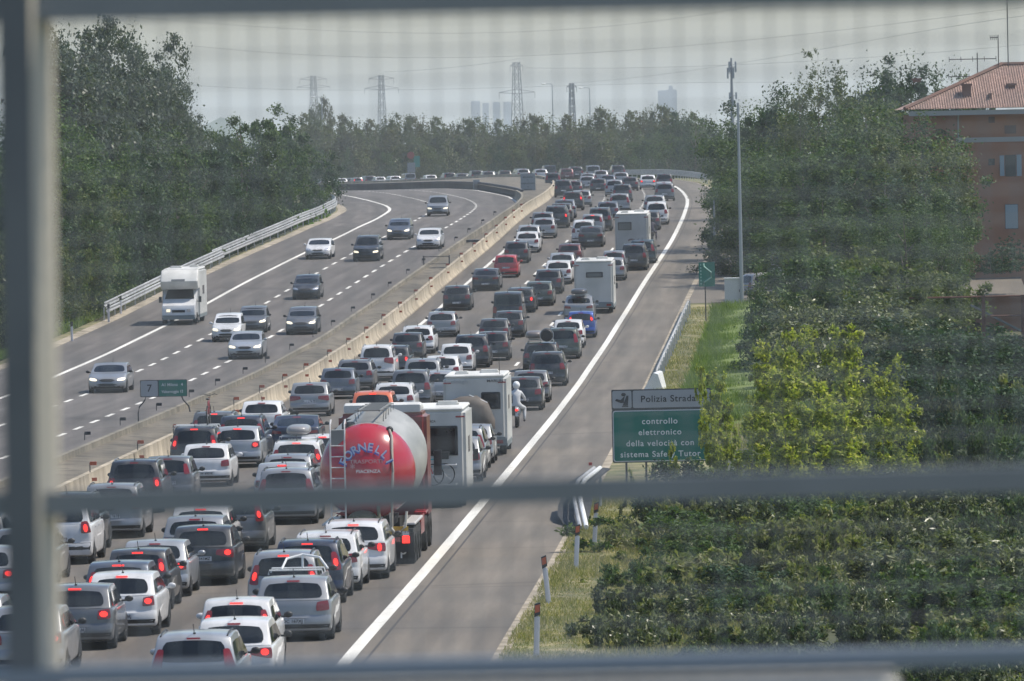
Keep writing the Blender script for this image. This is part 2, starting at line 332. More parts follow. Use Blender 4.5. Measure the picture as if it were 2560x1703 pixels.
# ------------------------------------------------------------------ ground, road, barriers
RE_T = [(100,-5.9),(154.5,-3.77),(187.5,-2.43),(241,-.45),(309.5,2.02),(349,3.4),(390.5,5.1),(425,6.7),(457,8.3),(487,9.9),(519,11.6),(562,13.5),(611,15.1),(662,16.4),(720,17.4),(770,18.0),(830,18.1),(880,16.6),(930,13),(980,7),(1030,-2),(1080,-14),(1120,-26),(1150,-37)]
IL_T = [(100,-21.8),(154.5,-19.7),(187.5,-18.4),(241,-16.4),(309.5,-13.9),(358,-12.0),(390,-10.5),(411,-9.6),(457,-7.1),(487,-5.3),(519,-3.4),(553,-1.4),(591,.2),(620,.7),(642,.8),(663,.62),(710,0),(748,-1.4),(808,-4.0),(850,-7.5),(880,-12),(905,-18),(925,-26),(945,-38)]
LL_T = [(100,-32.8),(154.5,-30.7),(187.5,-29.4),(241,-27.4),(309.5,-25.1),(362,-23.1),(390,-22.0),(420,-20.4),(472,-17.5),(513,-14.8),(551,-12.2),(583,-10.7),(610,-10.2),(626,-10.3),(647,-11),(691,-13.1),(747,-16.2),(800,-19.6),(838,-22.6),(866,-26.2),(890,-31),(905,-36)]
def poly(T, n=420):
    """smooth curve through the surveyed points, resampled evenly: array of (X, Y)"""
    a = np.array(T); p = np.stack([a[:,1], a[:,0]], 1); d = np.r_[0, np.cumsum(np.hypot(*np.diff(p, axis=0).T))]
    s = np.linspace(0, d[-1], n); q = np.stack([np.interp(s, d, p[:,0]), np.interp(s, d, p[:,1])], 1)
    k = np.exp(-np.linspace(-2, 2, 25)**2); k /= k.sum(); e = 12
    pad = np.vstack([q[0] - (q[1]-q[0])*np.arange(e, 0, -1)[:,None], q, q[-1] + (q[-1]-q[-2])*np.arange(1, e+1)[:,None]])
    return np.stack([np.convolve(pad[:,0], k, 'valid'), np.convolve(pad[:,1], k, 'valid')], 1)
def normals(c):
    t = np.gradient(c, axis=0); t /= np.hypot(t[:,0], t[:,1])[:,None]; return np.stack([t[:,1], -t[:,0]], 1)      # to the right
RE, IL, LL = poly(RE_T), poly(IL_T), poly(LL_T)
RN, IN, LN = normals(RE), normals(IL), normals(LL)
def offR(o): return RE + RN*o
def offI(o): return IL + IN*o
def offL(o): return LL + LN*o
ZR = np.interp(RE[:,1], YS, GR); ZI = np.interp(IL[:,1], YS, GL); ZL = np.interp(LL[:,1], YS, GL)
def strip(name, lines, m, kind='structure', zs=None, dz=0.0, rows=None, lats=None):
    """sheet through several lines (arrays n x 2) with heights zs"""
    vs = []; fs = []; n = len(lines[0]); k = len(lines)
    for i in range(n):
        for j in range(k): vs.append((lines[j][i][0], lines[j][i][1], float(zs[j][i]) + dz))
    for i in range(n-1):
        for j in range(k-1): a = i*k+j; fs.append((a, a+1, a+k+1, a+k))
    mb = MB(); mb.add(vs, fs); o = ob(name, mb, m, smooth=60)
    if lats and len(o.data.vertices) == len(vs):            # position across and along the road, for tyre tracks and seams
        c = lines[0]; d = np.r_[0, np.cumsum(np.hypot(*np.diff(c, axis=0).T))]
        A = o.data.attributes.new('lat', 'FLOAT', 'POINT'); B = o.data.attributes.new('lon', 'FLOAT', 'POINT')
        A.data.foreach_set('value', np.tile(np.array(lats, dtype=np.float32), n)); B.data.foreach_set('value', np.repeat(d, k).astype(np.float32))
    if kind: o['kind'] = kind
    return o
def asphalt(name, c1, c2, seed):
    m = noisy(name, c1, c2, .9, .85, 8, sscale=(1,.12,1), lo=.3, hi=.7); nt = m.node_tree; b = nt.nodes['Principled BSDF']; N = nt.nodes.new; Lk = nt.links.new
    src = b.inputs['Base Color'].links[0].from_socket; tc = N('ShaderNodeTexCoord')
    n2 = N('ShaderNodeTexNoise'); n2.inputs['Scale'].default_value = 14; n2.inputs['Detail'].default_value = 4; Lk(tc.outputs['Object'], n2.inputs[0])
    n3 = N('ShaderNodeTexNoise'); n3.inputs['Scale'].default_value = .05; n3.inputs['Detail'].default_value = 3; Lk(tc.outputs['Object'], n3.inputs[0])
    a = N('ShaderNodeMapRange'); a.inputs[1].default_value = .3; a.inputs[2].default_value = .7; a.inputs[3].default_value = .86; a.inputs[4].default_value = 1.14; Lk(n2.outputs[0], a.inputs[0])
    c = N('ShaderNodeMapRange'); c.inputs[1].default_value = .3; c.inputs[2].default_value = .7; c.inputs[3].default_value = .90; c.inputs[4].default_value = 1.1; Lk(n3.outputs[0], c.inputs[0])
    v = N('ShaderNodeVectorMath'); v.operation = 'SCALE'; Lk(src, v.inputs[0]); Lk(a.outputs[0], v.inputs['Scale'])
    v2 = N('ShaderNodeVectorMath'); v2.operation = 'SCALE'; Lk(v.outputs[0], v2.inputs[0]); Lk(c.outputs[0], v2.inputs['Scale'])
    la = N('ShaderNodeAttribute'); la.attribute_name = 'lat'; lo = N('ShaderNodeAttribute'); lo.attribute_name = 'lon'
    def M(op, a_, b_=0.0):
        n = N('ShaderNodeMath'); n.operation = op
        for i, q in enumerate((a_, b_)):
            if hasattr(q, 'default_value') or hasattr(q, 'is_linked'): Lk(q, n.inputs[i])
            else: n.inputs[i].default_value = q
        return n.outputs[0]
    cx = N('ShaderNodeCombineXYZ'); Lk(la.outputs['Fac'], cx.inputs[0]); Lk(M('MULTIPLY', lo.outputs['Fac'], .035), cx.inputs[1])
    st = N('ShaderNodeTexNoise'); st.inputs['Scale'].default_value = 1.6; st.inputs['Detail'].default_value = 6; Lk(cx.outputs[0], st.inputs[0])
    tr = M('COSINE', M('MULTIPLY', la.outputs['Fac'], 2*math.pi/1.9)); tr = M('ADD', M('MULTIPLY', M('MULTIPLY', tr, st.outputs[0]), .11), 1.0)
    sk = N('ShaderNodeMapRange'); sk.inputs[1].default_value = .32; sk.inputs[2].default_value = .68; sk.inputs[3].default_value = .76; sk.inputs[4].default_value = 1.16; Lk(st.outputs[0], sk.inputs[0])
    cz = N('ShaderNodeCombineXYZ'); Lk(M('MULTIPLY', la.outputs['Fac'], .02), cz.inputs[0]); Lk(M('MULTIPLY', lo.outputs['Fac'], .06), cz.inputs[1])
    vo = N('ShaderNodeTexVoronoi'); vo.feature = 'DISTANCE_TO_EDGE'; vo.inputs['Scale'].default_value = 1.0; Lk(cz.outputs[0], vo.inputs[0])
    cr = N('ShaderNodeMapRange'); cr.inputs[1].default_value = .0; cr.inputs[2].default_value = .012; cr.inputs[3].default_value = .72; cr.inputs[4].default_value = 1.0; Lk(vo.outputs[0], cr.inputs[0])
    v3 = N('ShaderNodeVectorMath'); v3.operation = 'SCALE'; Lk(v2.outputs[0], v3.inputs[0]); Lk(M('MULTIPLY', M('MULTIPLY', tr, sk.outputs[0]), cr.outputs[0]), v3.inputs['Scale']); Lk(v3.outputs[0], b.inputs['Base Color'])
    return m
ASR = asphalt('asphalt', (.097,.084,.071), (.124,.109,.092), 1); ASL = asphalt('asphalt_worn', (.093,.083,.075), (.118,.106,.096), 2)
ASH = asphalt('asphalt_shoulder', (.126,.109,.088), (.156,.135,.109), 3)
LINE = noisy('road_paint', (.70,.68,.62), (.50,.48,.43), 3, .7, 6, lo=.45, hi=.9)
CONC = noisy('concrete', (.33,.275,.20), (.47,.405,.30), 1.2, .85, 8, sscale=(1,1,.35), big=(.8,.66,1.15), bump=.3)
CONCD = noisy('weathered_shaded_concrete', (.15,.135,.105), (.27,.24,.185), 1.1, .9, 8, sscale=(1,1,.3), big=(.3,.75,1.1))  # wear streaks, plus shade put into the darker tone
PARA = noisy('shaded_parapet_concrete', (.075,.078,.085), (.10,.10,.105), 1, .9, 6, sscale=(1,1,.3))  # dark tone puts the shade of the near face into the concrete
DIRT = noisy('median_dirt', (.075,.066,.05), (.14,.123,.092), 1.2, .95, 8, c3=(.15,.13,.10), big=(.15,.7,1.2))
GRASS = noisy('verge_grass', (.10,.115,.04), (.30,.25,.14), .9, .95, 9, c3=(.17,.16,.07), big=(.2,.75,1.2), bump=.4)
GREEN = noisy('bank_grass', (.085,.13,.022), (.17,.21,.05), 1.2, .95, 9, big=(.2,.8,1.15), bump=.4)
GRAVEL = noisy('gravel_edge', (.20,.17,.12), (.42,.36,.28), 1.3, .95, 8)
SOIL = noisy('soil', (.06,.07,.035), (.12,.12,.065), .3, 1, 8)
# one wide sheet under everything, reaching the horizon
g = MB(); xs = [-6000,-1500,-400,-120,-60,60,120,400,1500,6000]; ys = [-300,0,100,250,400,600,900,1200,1800,3000,6000,12000]
BASE = -1.75
for i, y in enumerate(ys):
    for x in xs: g.v.append((x, y, BASE))
for i in range(len(ys)-1):
    for j in range(len(xs)-1): a = i*len(xs)+j; g.f.append((a, a+1, a+len(xs)+1, a+len(xs)))
ob('ground', g, SOIL)['kind'] = 'structure'
def flat(arr, z): return np.full(len(arr), z)
strip('road', [offR(-13.3), offR(-12.0), offR(-7.6), offR(-3.8), offR(.15)], ASR, zs=[ZR]*5, lats=[-13.3,-12,-7.6,-3.8,.15])
strip('road_shoulder', [offR(.15), offR(3.2)], ASH, zs=[ZR]*2, lats=[.15,3.2])
strip('oncoming_road', [offL(-3.8), offL(0), LL*.5+IL*.5, IL, offI(.6)], ASL, zs=[ZL, ZL, (ZL+ZI)/2, ZI, ZI], lats=[-3.8,0,5.6,11.3,12.3])
strip('median_ground', [offI(.5), offI(.5)*.5+offR(-13.3)*.5, offR(-13.3)], DIRT, zs=[ZI+.62, (ZI+ZR)/2+.58, ZR+.52])
strip('verge', [offL(-14), offL(-7.5), offL(-5.2), offL(-4.3), offL(-3.8)], GRASS, zs=[flat(ZL, BASE-.2), np.maximum(ZL-1.2, BASE), ZL-.05, ZL-.02, ZL-.01])
strip('gravel_edge', [offL(-4.5), offL(-3.75)], GRAVEL, zs=[ZL, ZL], dz=.008)
far = ZR > 2.6
side = np.where(far, 1.0, 0.0)
strip('verge_right', [offR(3.2), offR(4.6), offR(7)], GRASS, zs=[ZR-.01, ZR+.0, ZR-.1]); strip('bank_soil', [offR(7), offR(13), offR(24)], noisy('leaf_litter', (.028,.035,.016), (.06,.065,.03), 2, 1, 6), zs=[ZR-.1, ZR-.5, flat(ZR, BASE-.2)])
strip('gravel_strip', [offR(3.15), offR(3.45)], GRAVEL, zs=[ZR, ZR], dz=.006)
iy = lambda Y: int(np.argmin(abs(RE[:,1]-Y) + (RE[:,0] < -20)*999))
a, b = iy(262), iy(432); rp = np.clip((RE[a:b,1]-264)/60, 0, 1); rp = rp*rp*(3-2*rp)
strip('grass_bank', [offR(5.2)[a:b], offR(7)[a:b], offR(10)[a:b], offR(13)[a:b]], GREEN, zs=[ZR[a:b]-.1+.12*rp, ZR[a:b]-.22+.47*rp, ZR[a:b]-.5+1.0*rp, ZR[a:b]-.85+.65*rp])
a, b = iy(436), iy(500)
strip('lay_by', [offR(3.2)[a:b], offR(9)[a:b], offR(24)[a:b]], ASH, zs=[ZR[a:b]+.004, ZR[a:b]+.05, ZR[a:b]+.1])
# painted lines
def line(name, c, nrm, z, wd, lab=None):
    return strip(name, [c - nrm*wd/2, c + nrm*wd/2], LINE, zs=[z, z], dz=.006)
line('edge_line', RE, RN, ZR, .30); line('edge_line', offR(-11.6), RN, ZR, .24); line('edge_line', LL, LN, ZL, .26); line('edge_line', IL, IN, ZI, .22)
for so, w_ in ((-3.55,.05),(-7.35,.05),(.45,.06)):
    strip('asphalt_seam', [offR(so-w_), offR(so)], mat('tar', (.055,.05,.045), .8), zs=[ZR, ZR], dz=.004)
strip('asphalt_seam', [offL(-.35), offL(-.3)], mat('tar'), zs=[ZL, ZL], dz=.004)
def dashes(name, c, z, per, ln, wd=.17, ph=0.0):
    d = np.r_[0, np.cumsum(np.hypot(*np.diff(c, axis=0).T))]; mb = MB(); s = ph
    f = lambda t: np.array([np.interp(t, d, c[:,0]), np.interp(t, d, c[:,1]), np.interp(t, d, z)])
    while s + ln < d[-1]:
        a, b = f(s), f(s+ln); t = b-a; t /= np.hypot(t[0], t[1]); n = np.array([t[1], -t[0], 0])*wd/2; m_ = (a+b)/2
        mb.add([tuple(q + np.array([0,0,.006])) for q in (a-n, a+n, b+n, b-n)], [(0,1,2,3)]); s += per
    o = ob(name, mb, LINE, smooth=0); o['kind'] = 'structure'
dashes('lane_line', offR(-3.87), ZR, 12, 4.5); dashes('lane_line', offR(-7.7), ZR, 12, 4.5, ph=3)
dashes('lane_line', LL*.667+IL*.333, ZL*.667+ZI*.333, 7.2, 3.3, .2); dashes('lane_line', LL*.333+IL*.667, ZL*.333+ZI*.667, 7.2, 3.3, .2, ph=2)
# concrete barriers
def sweep(c, nrm, z, prof, i0=0, i1=None, step=1):
    """profile: list of (offset, height) swept along the line"""
    mb = MB(); idx = list(range(i0, i1 or len(c), step)); k = len(prof)
    for i in idx:
        for (o, h) in prof: mb.v.append((c[i][0]+nrm[i][0]*o, c[i][1]+nrm[i][1]*o, float(z[i])+h))
    for a in range(len(idx)-1):
        for j in range(k): p = a*k+j; q = a*k+(j+1) % k; mb.f.append((p, q, q+k, p+k))
    mb.f.append(tuple(range(k))); mb.f.append(tuple(range((len(idx)-1)*k, len(idx)*k))[::-1])
    return mb
NJ = [(.30,0),(.30,.08),(.14,.28),(.09,.78),(.10,.83),(-.10,.83),(-.09,.78),(-.12,.4),(-.12,0)]
NJm = [(-a, h) for (a, h) in NJ]
o = ob('concrete_barrier', sweep(offR(-13.15), RN, ZR, NJ), CONC); tag(o, 'long tan concrete barrier facing the jammed carriageway, on the right side of the median', 'barrier')
iW = int(np.argmin(abs(IL[:,1]-690)))
o = ob('concrete_barrier', sweep(offI(.42), IN, ZI, NJm, 0, iW), CONCD); tag(o, 'lower weathered concrete barrier beside the free flowing carriageway, left side of the median', 'barrier')
o = ob('bridge_parapet', sweep(offI(.9), IN, ZI, [(0,0),(0,.85),(.25,.85),(.25,0)], iW), PARA); tag(o, 'dark grey parapet wall round the outside of the far bend', 'wall')
# guardrails
WB = [(0,.42),(.05,.46),(.05,.52),(0,.56),(0,.62),(.05,.66),(.05,.72),(0,.76),(-.015,.76),(.03,.72),(.03,.66),(-.02,.62),(-.02,.56),(.03,.52),(.03,.46),(-.015,.42)]
GRAIL = noisy('guardrail_steel', (.28,.28,.275), (.46,.46,.45), 1.5, .45, 5, metal=.15)
def guardrail(c, nrm, z, i0, i1, side, label, per=4.0, two=True, mt=None):
    root = empty('guardrail', (0,0,0), 0, label, 'guardrail')
    pr = [(side*a, h) for a, h in WB]; ob('beam', sweep(c, nrm, z, pr, i0, i1), mt or GRAIL, root)
    if two: ob('upper_rail', sweep(c, nrm, z, [(side*a-side*.12, h+.34) for a, h in WB], i0, i1), mt or GRAIL, root)
    s = 0; last = c[i0]; n = 0; pm = None
    for i in range(i0, i1):
        if (i == i0 or np.hypot(*(c[i]-last)) >= per) and n < 100:
            last = c[i]; n += 1
            if pm is None:
                mb = MB(); mb.box((0,0,.40), (.08,.12,.95)); pm = mb.mesh('post', STEEL)
            p = mobj('post', pm, root, (c[i][0]-nrm[i][0]*.12*side, c[i][1]-nrm[i][1]*.12*side, float(z[i])-.1))
    return root
jl = lambda Y: int(np.argmin(abs(LL[:,1]-Y)))
guardrail(offL(-4.3), LN, ZL, jl(429), jl(503), 1, 'double silver guardrail behind the white motorhome on the left verge')
guardrail(offL(-4.6), LN, ZL, jl(496), jl(870), 1, 'long silver guardrail curving round the inside of the far bend below the trees')
guardrail(offR(3.75), RN, ZR, iy(338), iy(428), -1, 'grey guardrail beside the green grass bank above the big sign', two=False, mt=noisy('dull_rail', (.22,.23,.24), (.5,.5,.5), 1, .5, 4))
guardrail(offR(3.9), RN, ZR, iy(478), iy(560), -1, 'short silver guardrail in tree shade beyond the green arrow sign', two=False)
guardrail(offR(3.9), RN, ZR, iy(800), iy(1060), -1, 'distant silver guardrail along the outside of the jammed bend')
# ------------------------------------------------------------------ traffic
H_, S_, E_, N_, U_, P_, V_, C_ = 'hatchback','small_hatchback','estate_car','sedan','suv','people_carrier','box_van','coupe'
# kind, paint, x, y in the photo, g = ground contact / t = roof line, lamps, style
CARS_R = [
 (P_,'pale',480,1574,'t',0,0),(H_,'white',580,1545,'t',2,1),(S_,'white',588,1491,'t',1,0),(H_,'silver',733,1605,'g',0,0),(P_,'silver',706,1375,'t',1,0),
 (P_,'navy',770,1512,'g',1,0),(E_,'white',815,1481,'g',0,0),(E_,'white',882,1453,'g',1,1),
 (H_,'silver',1140,1207,'g',0,0),(P_,'silver',1153,1182,'g',0,0),(H_,'silver',1174,1162,'g',2,0),
 (H_,'dark',1308,1028,'g',0,0),(H_,'grey',1327,1008,'g',0,0),(U_,'black',1369,967,'g',0,0),(E_,'black',1352,930,'g',0,0),(P_,'green',1407,899,'g',0,0),
 (H_,'white',1421,872,'g',2,0),(S_,'blue',1453,846,'g',2,0),(N_,'silver',1447,806,'g',0,0),(H_,'silver',1530,703,'g',0,0),(U_,'black',1584,679,'g',0,0),(P_,'teal',1606,660,'g',2,0),
 (S_,'silver',1537,684,'g',0,0),(H_,'dark',1622,577,'g',0,0),(U_,'white',1642,563,'g',0,0),(E_,'silver',1637,533,'g',0,0),(U_,'grey',1662,503,'g',0,0),(H_,'pale',1660,492,'g',0,0),(H_,'white',1620,474,'g',2,0),(U_,'black',1661,474,'g',0,0),
 # middle lane
 (H_,'black',506,1466,'g',1,1),(H_,'silver',486,1434,'g',0,0),(H_,'white',502,1405,'g',3,0),(P_,'grey',584,1382,'g',2,0),(P_,'silver',716,1313,'g',0,0),(H_,'pale',705,1276,'g',1,0),
 (E_,'silver',719,1250,'g',0,0),(P_,'white',742,1222,'g',1,0),(H_,'white',806,1196,'g',3,0),(C_,'navy',738,1132,'g',0,0),
 (E_,'orange',932,1074,'g',3,0),(E_,'white',985,1045,'g',0,0),(U_,'grey',1033,1018,'g',0,0),(E_,'pale',1088,1016,'g',0,0),(E_,'silver',1056,980,'g',0,0),(H_,'white',1106,968,'g',0,0),
 (H_,'white',1141,937,'g',0,0),(U_,'black',1178,921,'g',2,0),(H_,'black',1232,903,'g',0,0),(H_,'dark',1235,864,'g',2,0),(H_,'black',1273,845,'g',0,0),(V_,'black',1270,813,'g',0,0),(E_,'black',1301,783,'g',2,0),
 (H_,'green',1348,766,'g',2,0),(H_,'dark',1371,736,'g',2,0),(H_,'white',1396,712,'g',0,0),(H_,'pale',1405,688,'g',0,0),(H_,'maroon',1424,663,'g',0,0),(N_,'black',1477,619,'g',2,0),(U_,'white',1459,611,'g',0,0),
 (S_,'silver',1482,588,'g',3,0),(U_,'dark',1500,579,'g',0,0),(H_,'bluegrey',1520,551,'g',0,0),(P_,'silver',1549,533,'g',0,0),(U_,'dark',1556,506,'g',0,0),(U_,'silver',1536,492,'g',0,0),(E_,'dark',1496,483,'g',0,0),(E_,'silver',1468,476,'g',0,0),
 # left lane
 (H_,'grey',165,1643,'g',1,0),(H_,'white',274,1614,'g',1,0),(S_,'bluegrey',290,1566,'g',1,0),(S_,'dark',344,1530,'g',1,0),(H_,'pale',386,1496,'g',2,0),(H_,'silver',105,1668,'g',2,0),
 (U_,'white',122,1428,'g',2,0),(U_,'dark',163,1390,'g',2,0),(H_,'grey',84,1448,'g',0,0),(P_,'silver',279,1348,'g',0,0),(U_,'black',336,1285,'g',2,0),(S_,'grey',420,1262,'g',0,0),
 (H_,'white',515,1219,'g',0,0),(P_,'black',492,1184,'g',1,0),(H_,'pale',588,1174,'g',1,0),(P_,'navy',610,1148,'g',1,0),(P_,'grey',528,1144,'g',3,0),(H_,'white',654,1096,'g',0,0),
 (H_,'silver',774,1043,'g',0,1),(H_,'bluegrey',845,999,'g',2,0),(E_,'grey',887,977,'g',0,0),(U_,'white',942,954,'g',2,1),(E_,'dark',983,940,'g',2,0),(H_,'dark',1018,902,'g',0,0),(E_,'white',1044,886,'g',0,0),
 (H_,'silver',1104,844,'g',0,0),(H_,'black',1142,777,'g',2,0),(N_,'dark',1214,728,'g',0,0),(S_,'red',1265,695,'g',0,0),(H_,'dark',1291,659,'g',0,0),(H_,'white',1318,633,'g',2,0),(H_,'pale',1322,617,'g',0,0),
 (H_,'silver',1360,597,'g',0,0),(H_,'grey',1357,581,'g',0,0),(U_,'dark',1391,571,'g',2,0),(H_,'dark',1404,557,'g',0,0),(H_,'bluegrey',1412,547,'g',0,0),(P_,'black',1432,527,'g',2,0),(H_,'silver',1455,518,'g',0,0),
 (U_,'black',1409,494,'g',0,0),(H_,'dark',1435,490,'g',0,0),(P_,'black',1383,470,'g',0,0),
 (H_,'silver',-45,1520,'g',2,0),(H_,'silver',-60,1650,'g',2,0),(U_,'dark',-62,1440,'g',2,0),
]
ONC = [('sedan','silver',268,984,True),('small_hatchback','white',565,856,True),('small_hatchback','grey',628,834,True),('sedan','pale',611,900,True),('hatchback','grey',752,838,True),('hatchback','dark',764,750,False),
 ('coupe','white',794,649,False),('suv','dark',914,655,True),('hatchback','bluegrey',996,600,True),('sedan','white',1070,624,False),('suv','silver',1094,541,True)]
CN = {'pale':'light silver','dark':'dark grey','navy':'navy blue','bluegrey':'blue grey','teal':'dark teal','green':'dark green grey'}
KN = {H_:'hatchback',S_:'small hatchback',E_:'estate car',N_:'saloon',U_:'SUV',P_:'people carrier',V_:'boxy van',C_:'coupe'}
def cname(c): return CN.get(c, c)
def heading(line, nrm, P):
    i = int(np.argmin(np.hypot(line[:,0]-P.x, line[:,1]-P.y))); i = max(1, min(len(line)-2, i)); t = line[i+1]-line[i-1]; t = t/np.hypot(*t)
    o = (P.x-line[i][0])*nrm[i][0] + (P.y-line[i][1])*nrm[i][1]
    return t, o, i
REC = []        # every vehicle of the jam: dict(lane, d, desc, build)
def jam(loc, desc, key, build, cat='car'):
    t, o, i = heading(RE, RN, loc); lane = 'right' if o > -3.75 else ('middle' if o > -7.6 else 'left')
    rz = -math.atan2(t[0], t[1]); Z = ZR; sl = (Z[min(i+3, len(Z)-1)]-Z[max(i-3, 0)])/6/np.hypot(*(RE[i]-RE[i-1]))
    REC.append(dict(lane=lane, d=i+(loc.y % 1)*.001, loc=loc, rz=rz, pitch=math.atan(sl), desc=desc, key=key, build=build, cat=cat, o=o))
def mk(kind, col, lit, style, far):
    return lambda r: put_car(kind, tuple(r['loc']), r['rz'], col, r['label'], 'cars jammed on the right hand carriageway', lit, style, far, pitch=r['pitch'], cat='van' if kind == V_ else 'car')
for (k, c, x, y, md, lit, st) in CARS_R:
    L = hit(x, y) if md == 'g' else hit(x, y, KINDS[k]['H'], 1.1)
    if L.y > 250 and lit == 2 and rnd.random() < .5: lit = 0
    jam(L, f"{cname(c)} {KN[k]}", k, mk(k, c, lit, st, L.y > 430))
# cars beyond the bend whose wheels are hidden: laid along the lanes of the curve
FAR = [(-9.6,804,H_,'silver'),(-9.6,849,H_,'white'),(-6,880,H_,'grey'),(-9.6,894,S_,'silver'),(-5.8,924,U_,'black'),(-9.6,948,H_,'white'),(-9.6,983,E_,'white'),(-9.6,1024,V_,'silver'),(-9.6,1076,H_,'white'),
 (-9.6,1122,P_,'black'),(-9.6,1155,H_,'grey'),(-9.6,1188,U_,'dark'),(-9.6,1222,H_,'grey'),(-5.8,1160,H_,'silver'),(-2,1223,U_,'white'),(-5.8,1252,E_,'dark'),(-9.6,1263,H_,'black'),(-5.8,1300,U_,'black'),(-9.6,1305,H_,'silver'),
 (-2,1352,P_,'silver'),(-5.8,1372,V_,'dark'),(-9.6,1350,H_,'pale'),(-5.8,1415,E_,'maroon'),(-2,1440,U_,'dark')]
FAR2 = [(1470,470,P_,'silver'),(1484,452,V_,'silver'),(1503,458,H_,'silver'),(1553,462,E_,'silver'),(1547,447,U_,'dark'),(1520,470,H_,'bluegrey'),(1575,478,H_,'dark')]
for (o, x, k, c) in FAR:
    d = ray(x, 440); sl = d.x/d.y; ln = offR(o); f = ln[:,0] - sl*ln[:,1]; j = [i for i in range(200, len(ln)-1) if f[i] > 0 >= f[i+1]]
    if not j: continue
    i = j[-1]; jam(Vector((ln[i][0], ln[i][1], float(ZR[i]))), f"{cname(c)} {KN[k]}", k, mk(k, c, 2 if rnd.random() < .12 else 0, 0, True))
for (x, y, k, c) in FAR2:
    L = hit(x, y); L.y = min(L.y, 1000); jam(L, f"{cname(c)} {KN[k]}", k, mk(k, c, 0, 0, True))
for (k, c, x, y, hd) in ONC:
    L = hit(x, y, G=GL); t, o, i = heading(LL, LN, L); Lg = KINDS[k]['L']; p = Vector((L.x+t[0]*Lg, L.y+t[1]*Lg, 0)); p.z = gl(p.y)
    sl = (gl(p.y)-gl(L.y))/Lg; rz = math.pi - math.atan2(t[0], t[1])
    lane = 'inner' if o > 7.3 else ('middle' if o > 3.7 else 'outer')
    where = {268:'nearest the lens, left of the small green sign',565:'beside a grey one, just right of the motorhome',628:'tucked behind the white small hatchback',611:'in front of the white small hatchback',752:'alone in the lane beside the median',
             764:'alone halfway up the carriageway, behind another grey one',794:'on the outer lane beside the edge line',914:'in the middle lane ahead of a white saloon',996:'in the middle lane halfway up the bend',1070:'in the inner lane level with the median gap',1094:'farthest of the approaching cars, on the bend'}[x]
    put_car(k, tuple(p), rz, c, f"oncoming {cname(c)} {KN[k]} {where}", 'oncoming cars on the free carriageway', 0, 0, False, head=hd, pitch=-math.atan(sl))

# ---- coach built motorhomes
CREAM = noisy('motorhome_shell', (.44,.44,.42), (.54,.54,.52), .8, .45, 5); CREAM2 = noisy('motorhome_roof', (.70,.69,.65), (.60,.59,.55), 2, .5, 5)
def rbox(x0, x1, y0, y1, z0, z1, r=.12, seg=3):
    bm = bmesh.new(); bmesh.ops.create_cube(bm, size=1)
    for v in bm.verts: v.co = Vector((x0+(v.co.x+.5)*(x1-x0), y0+(v.co.y+.5)*(y1-y0), z0+(v.co.z+.5)*(z1-z0)))
    bmesh.ops.bevel(bm, geom=[e for e in bm.edges if max(v.co.z for v in e.verts) > z1-1e-4 or abs(e.verts[0].co.z-e.verts[1].co.z) > .01], offset=r, segments=seg, affect='EDGES', clamp_overlap=True)
    bm.verts.index_update(); return [tuple(v.co) for v in bm.verts], [tuple(v.index for v in f.verts) for f in bm.faces]
def text(body, size, m, parent, loc, rot=(math.pi/2, 0, 0), name='lettering', align='CENTER', ext=.004, sx=1.0, spacing=1.0):
    c = bpy.data.curves.new('t', 'FONT'); c.body = body; c.size = size; c.align_x = align; c.align_y = 'CENTER'; c.extrude = ext; c.offset = size*.012; c.space_character = spacing
    t = bpy.data.objects.new('t', c); COL.objects.link(t); me = bpy.data.meshes.new_from_object(t.evaluated_get(bpy.context.evaluated_depsgraph_get())); bpy.data.objects.remove(t); bpy.data.curves.remove(c)
    me.materials.clear(); me.materials.append(m); o = mobj(name, me, parent, loc); o.rotation_euler = rot; o.scale = (sx, 1, 1); return o
INK = mat('dark_lettering', (.03,.03,.035), .6); WHT = mat('white_lettering', (.74,.76,.76), .6); REDL = mat('red_lettering', (.45,.03,.03), .6)
def wheels(root, ys, hw, r=.33, wd=.22):
    for y in ys:
        for s in (-1, 1):
            mb = MB(); mb.lathe((s*(hw-wd/2), y, r), [(r*.6,-wd/2),(r*.94,-wd/2),(r,-wd*.35),(r,wd*.35),(r*.94,wd/2),(r*.6,wd/2)], 18); t = ob('wheel', mb, RUBBER, root)
            mb = MB(); mb.lathe((s*(hw-.03), y, r), [(0,.01*s),(r*.3,.01*s),(r*.6,-.02*s)], 14); ob('rim', mb, RIM, t)
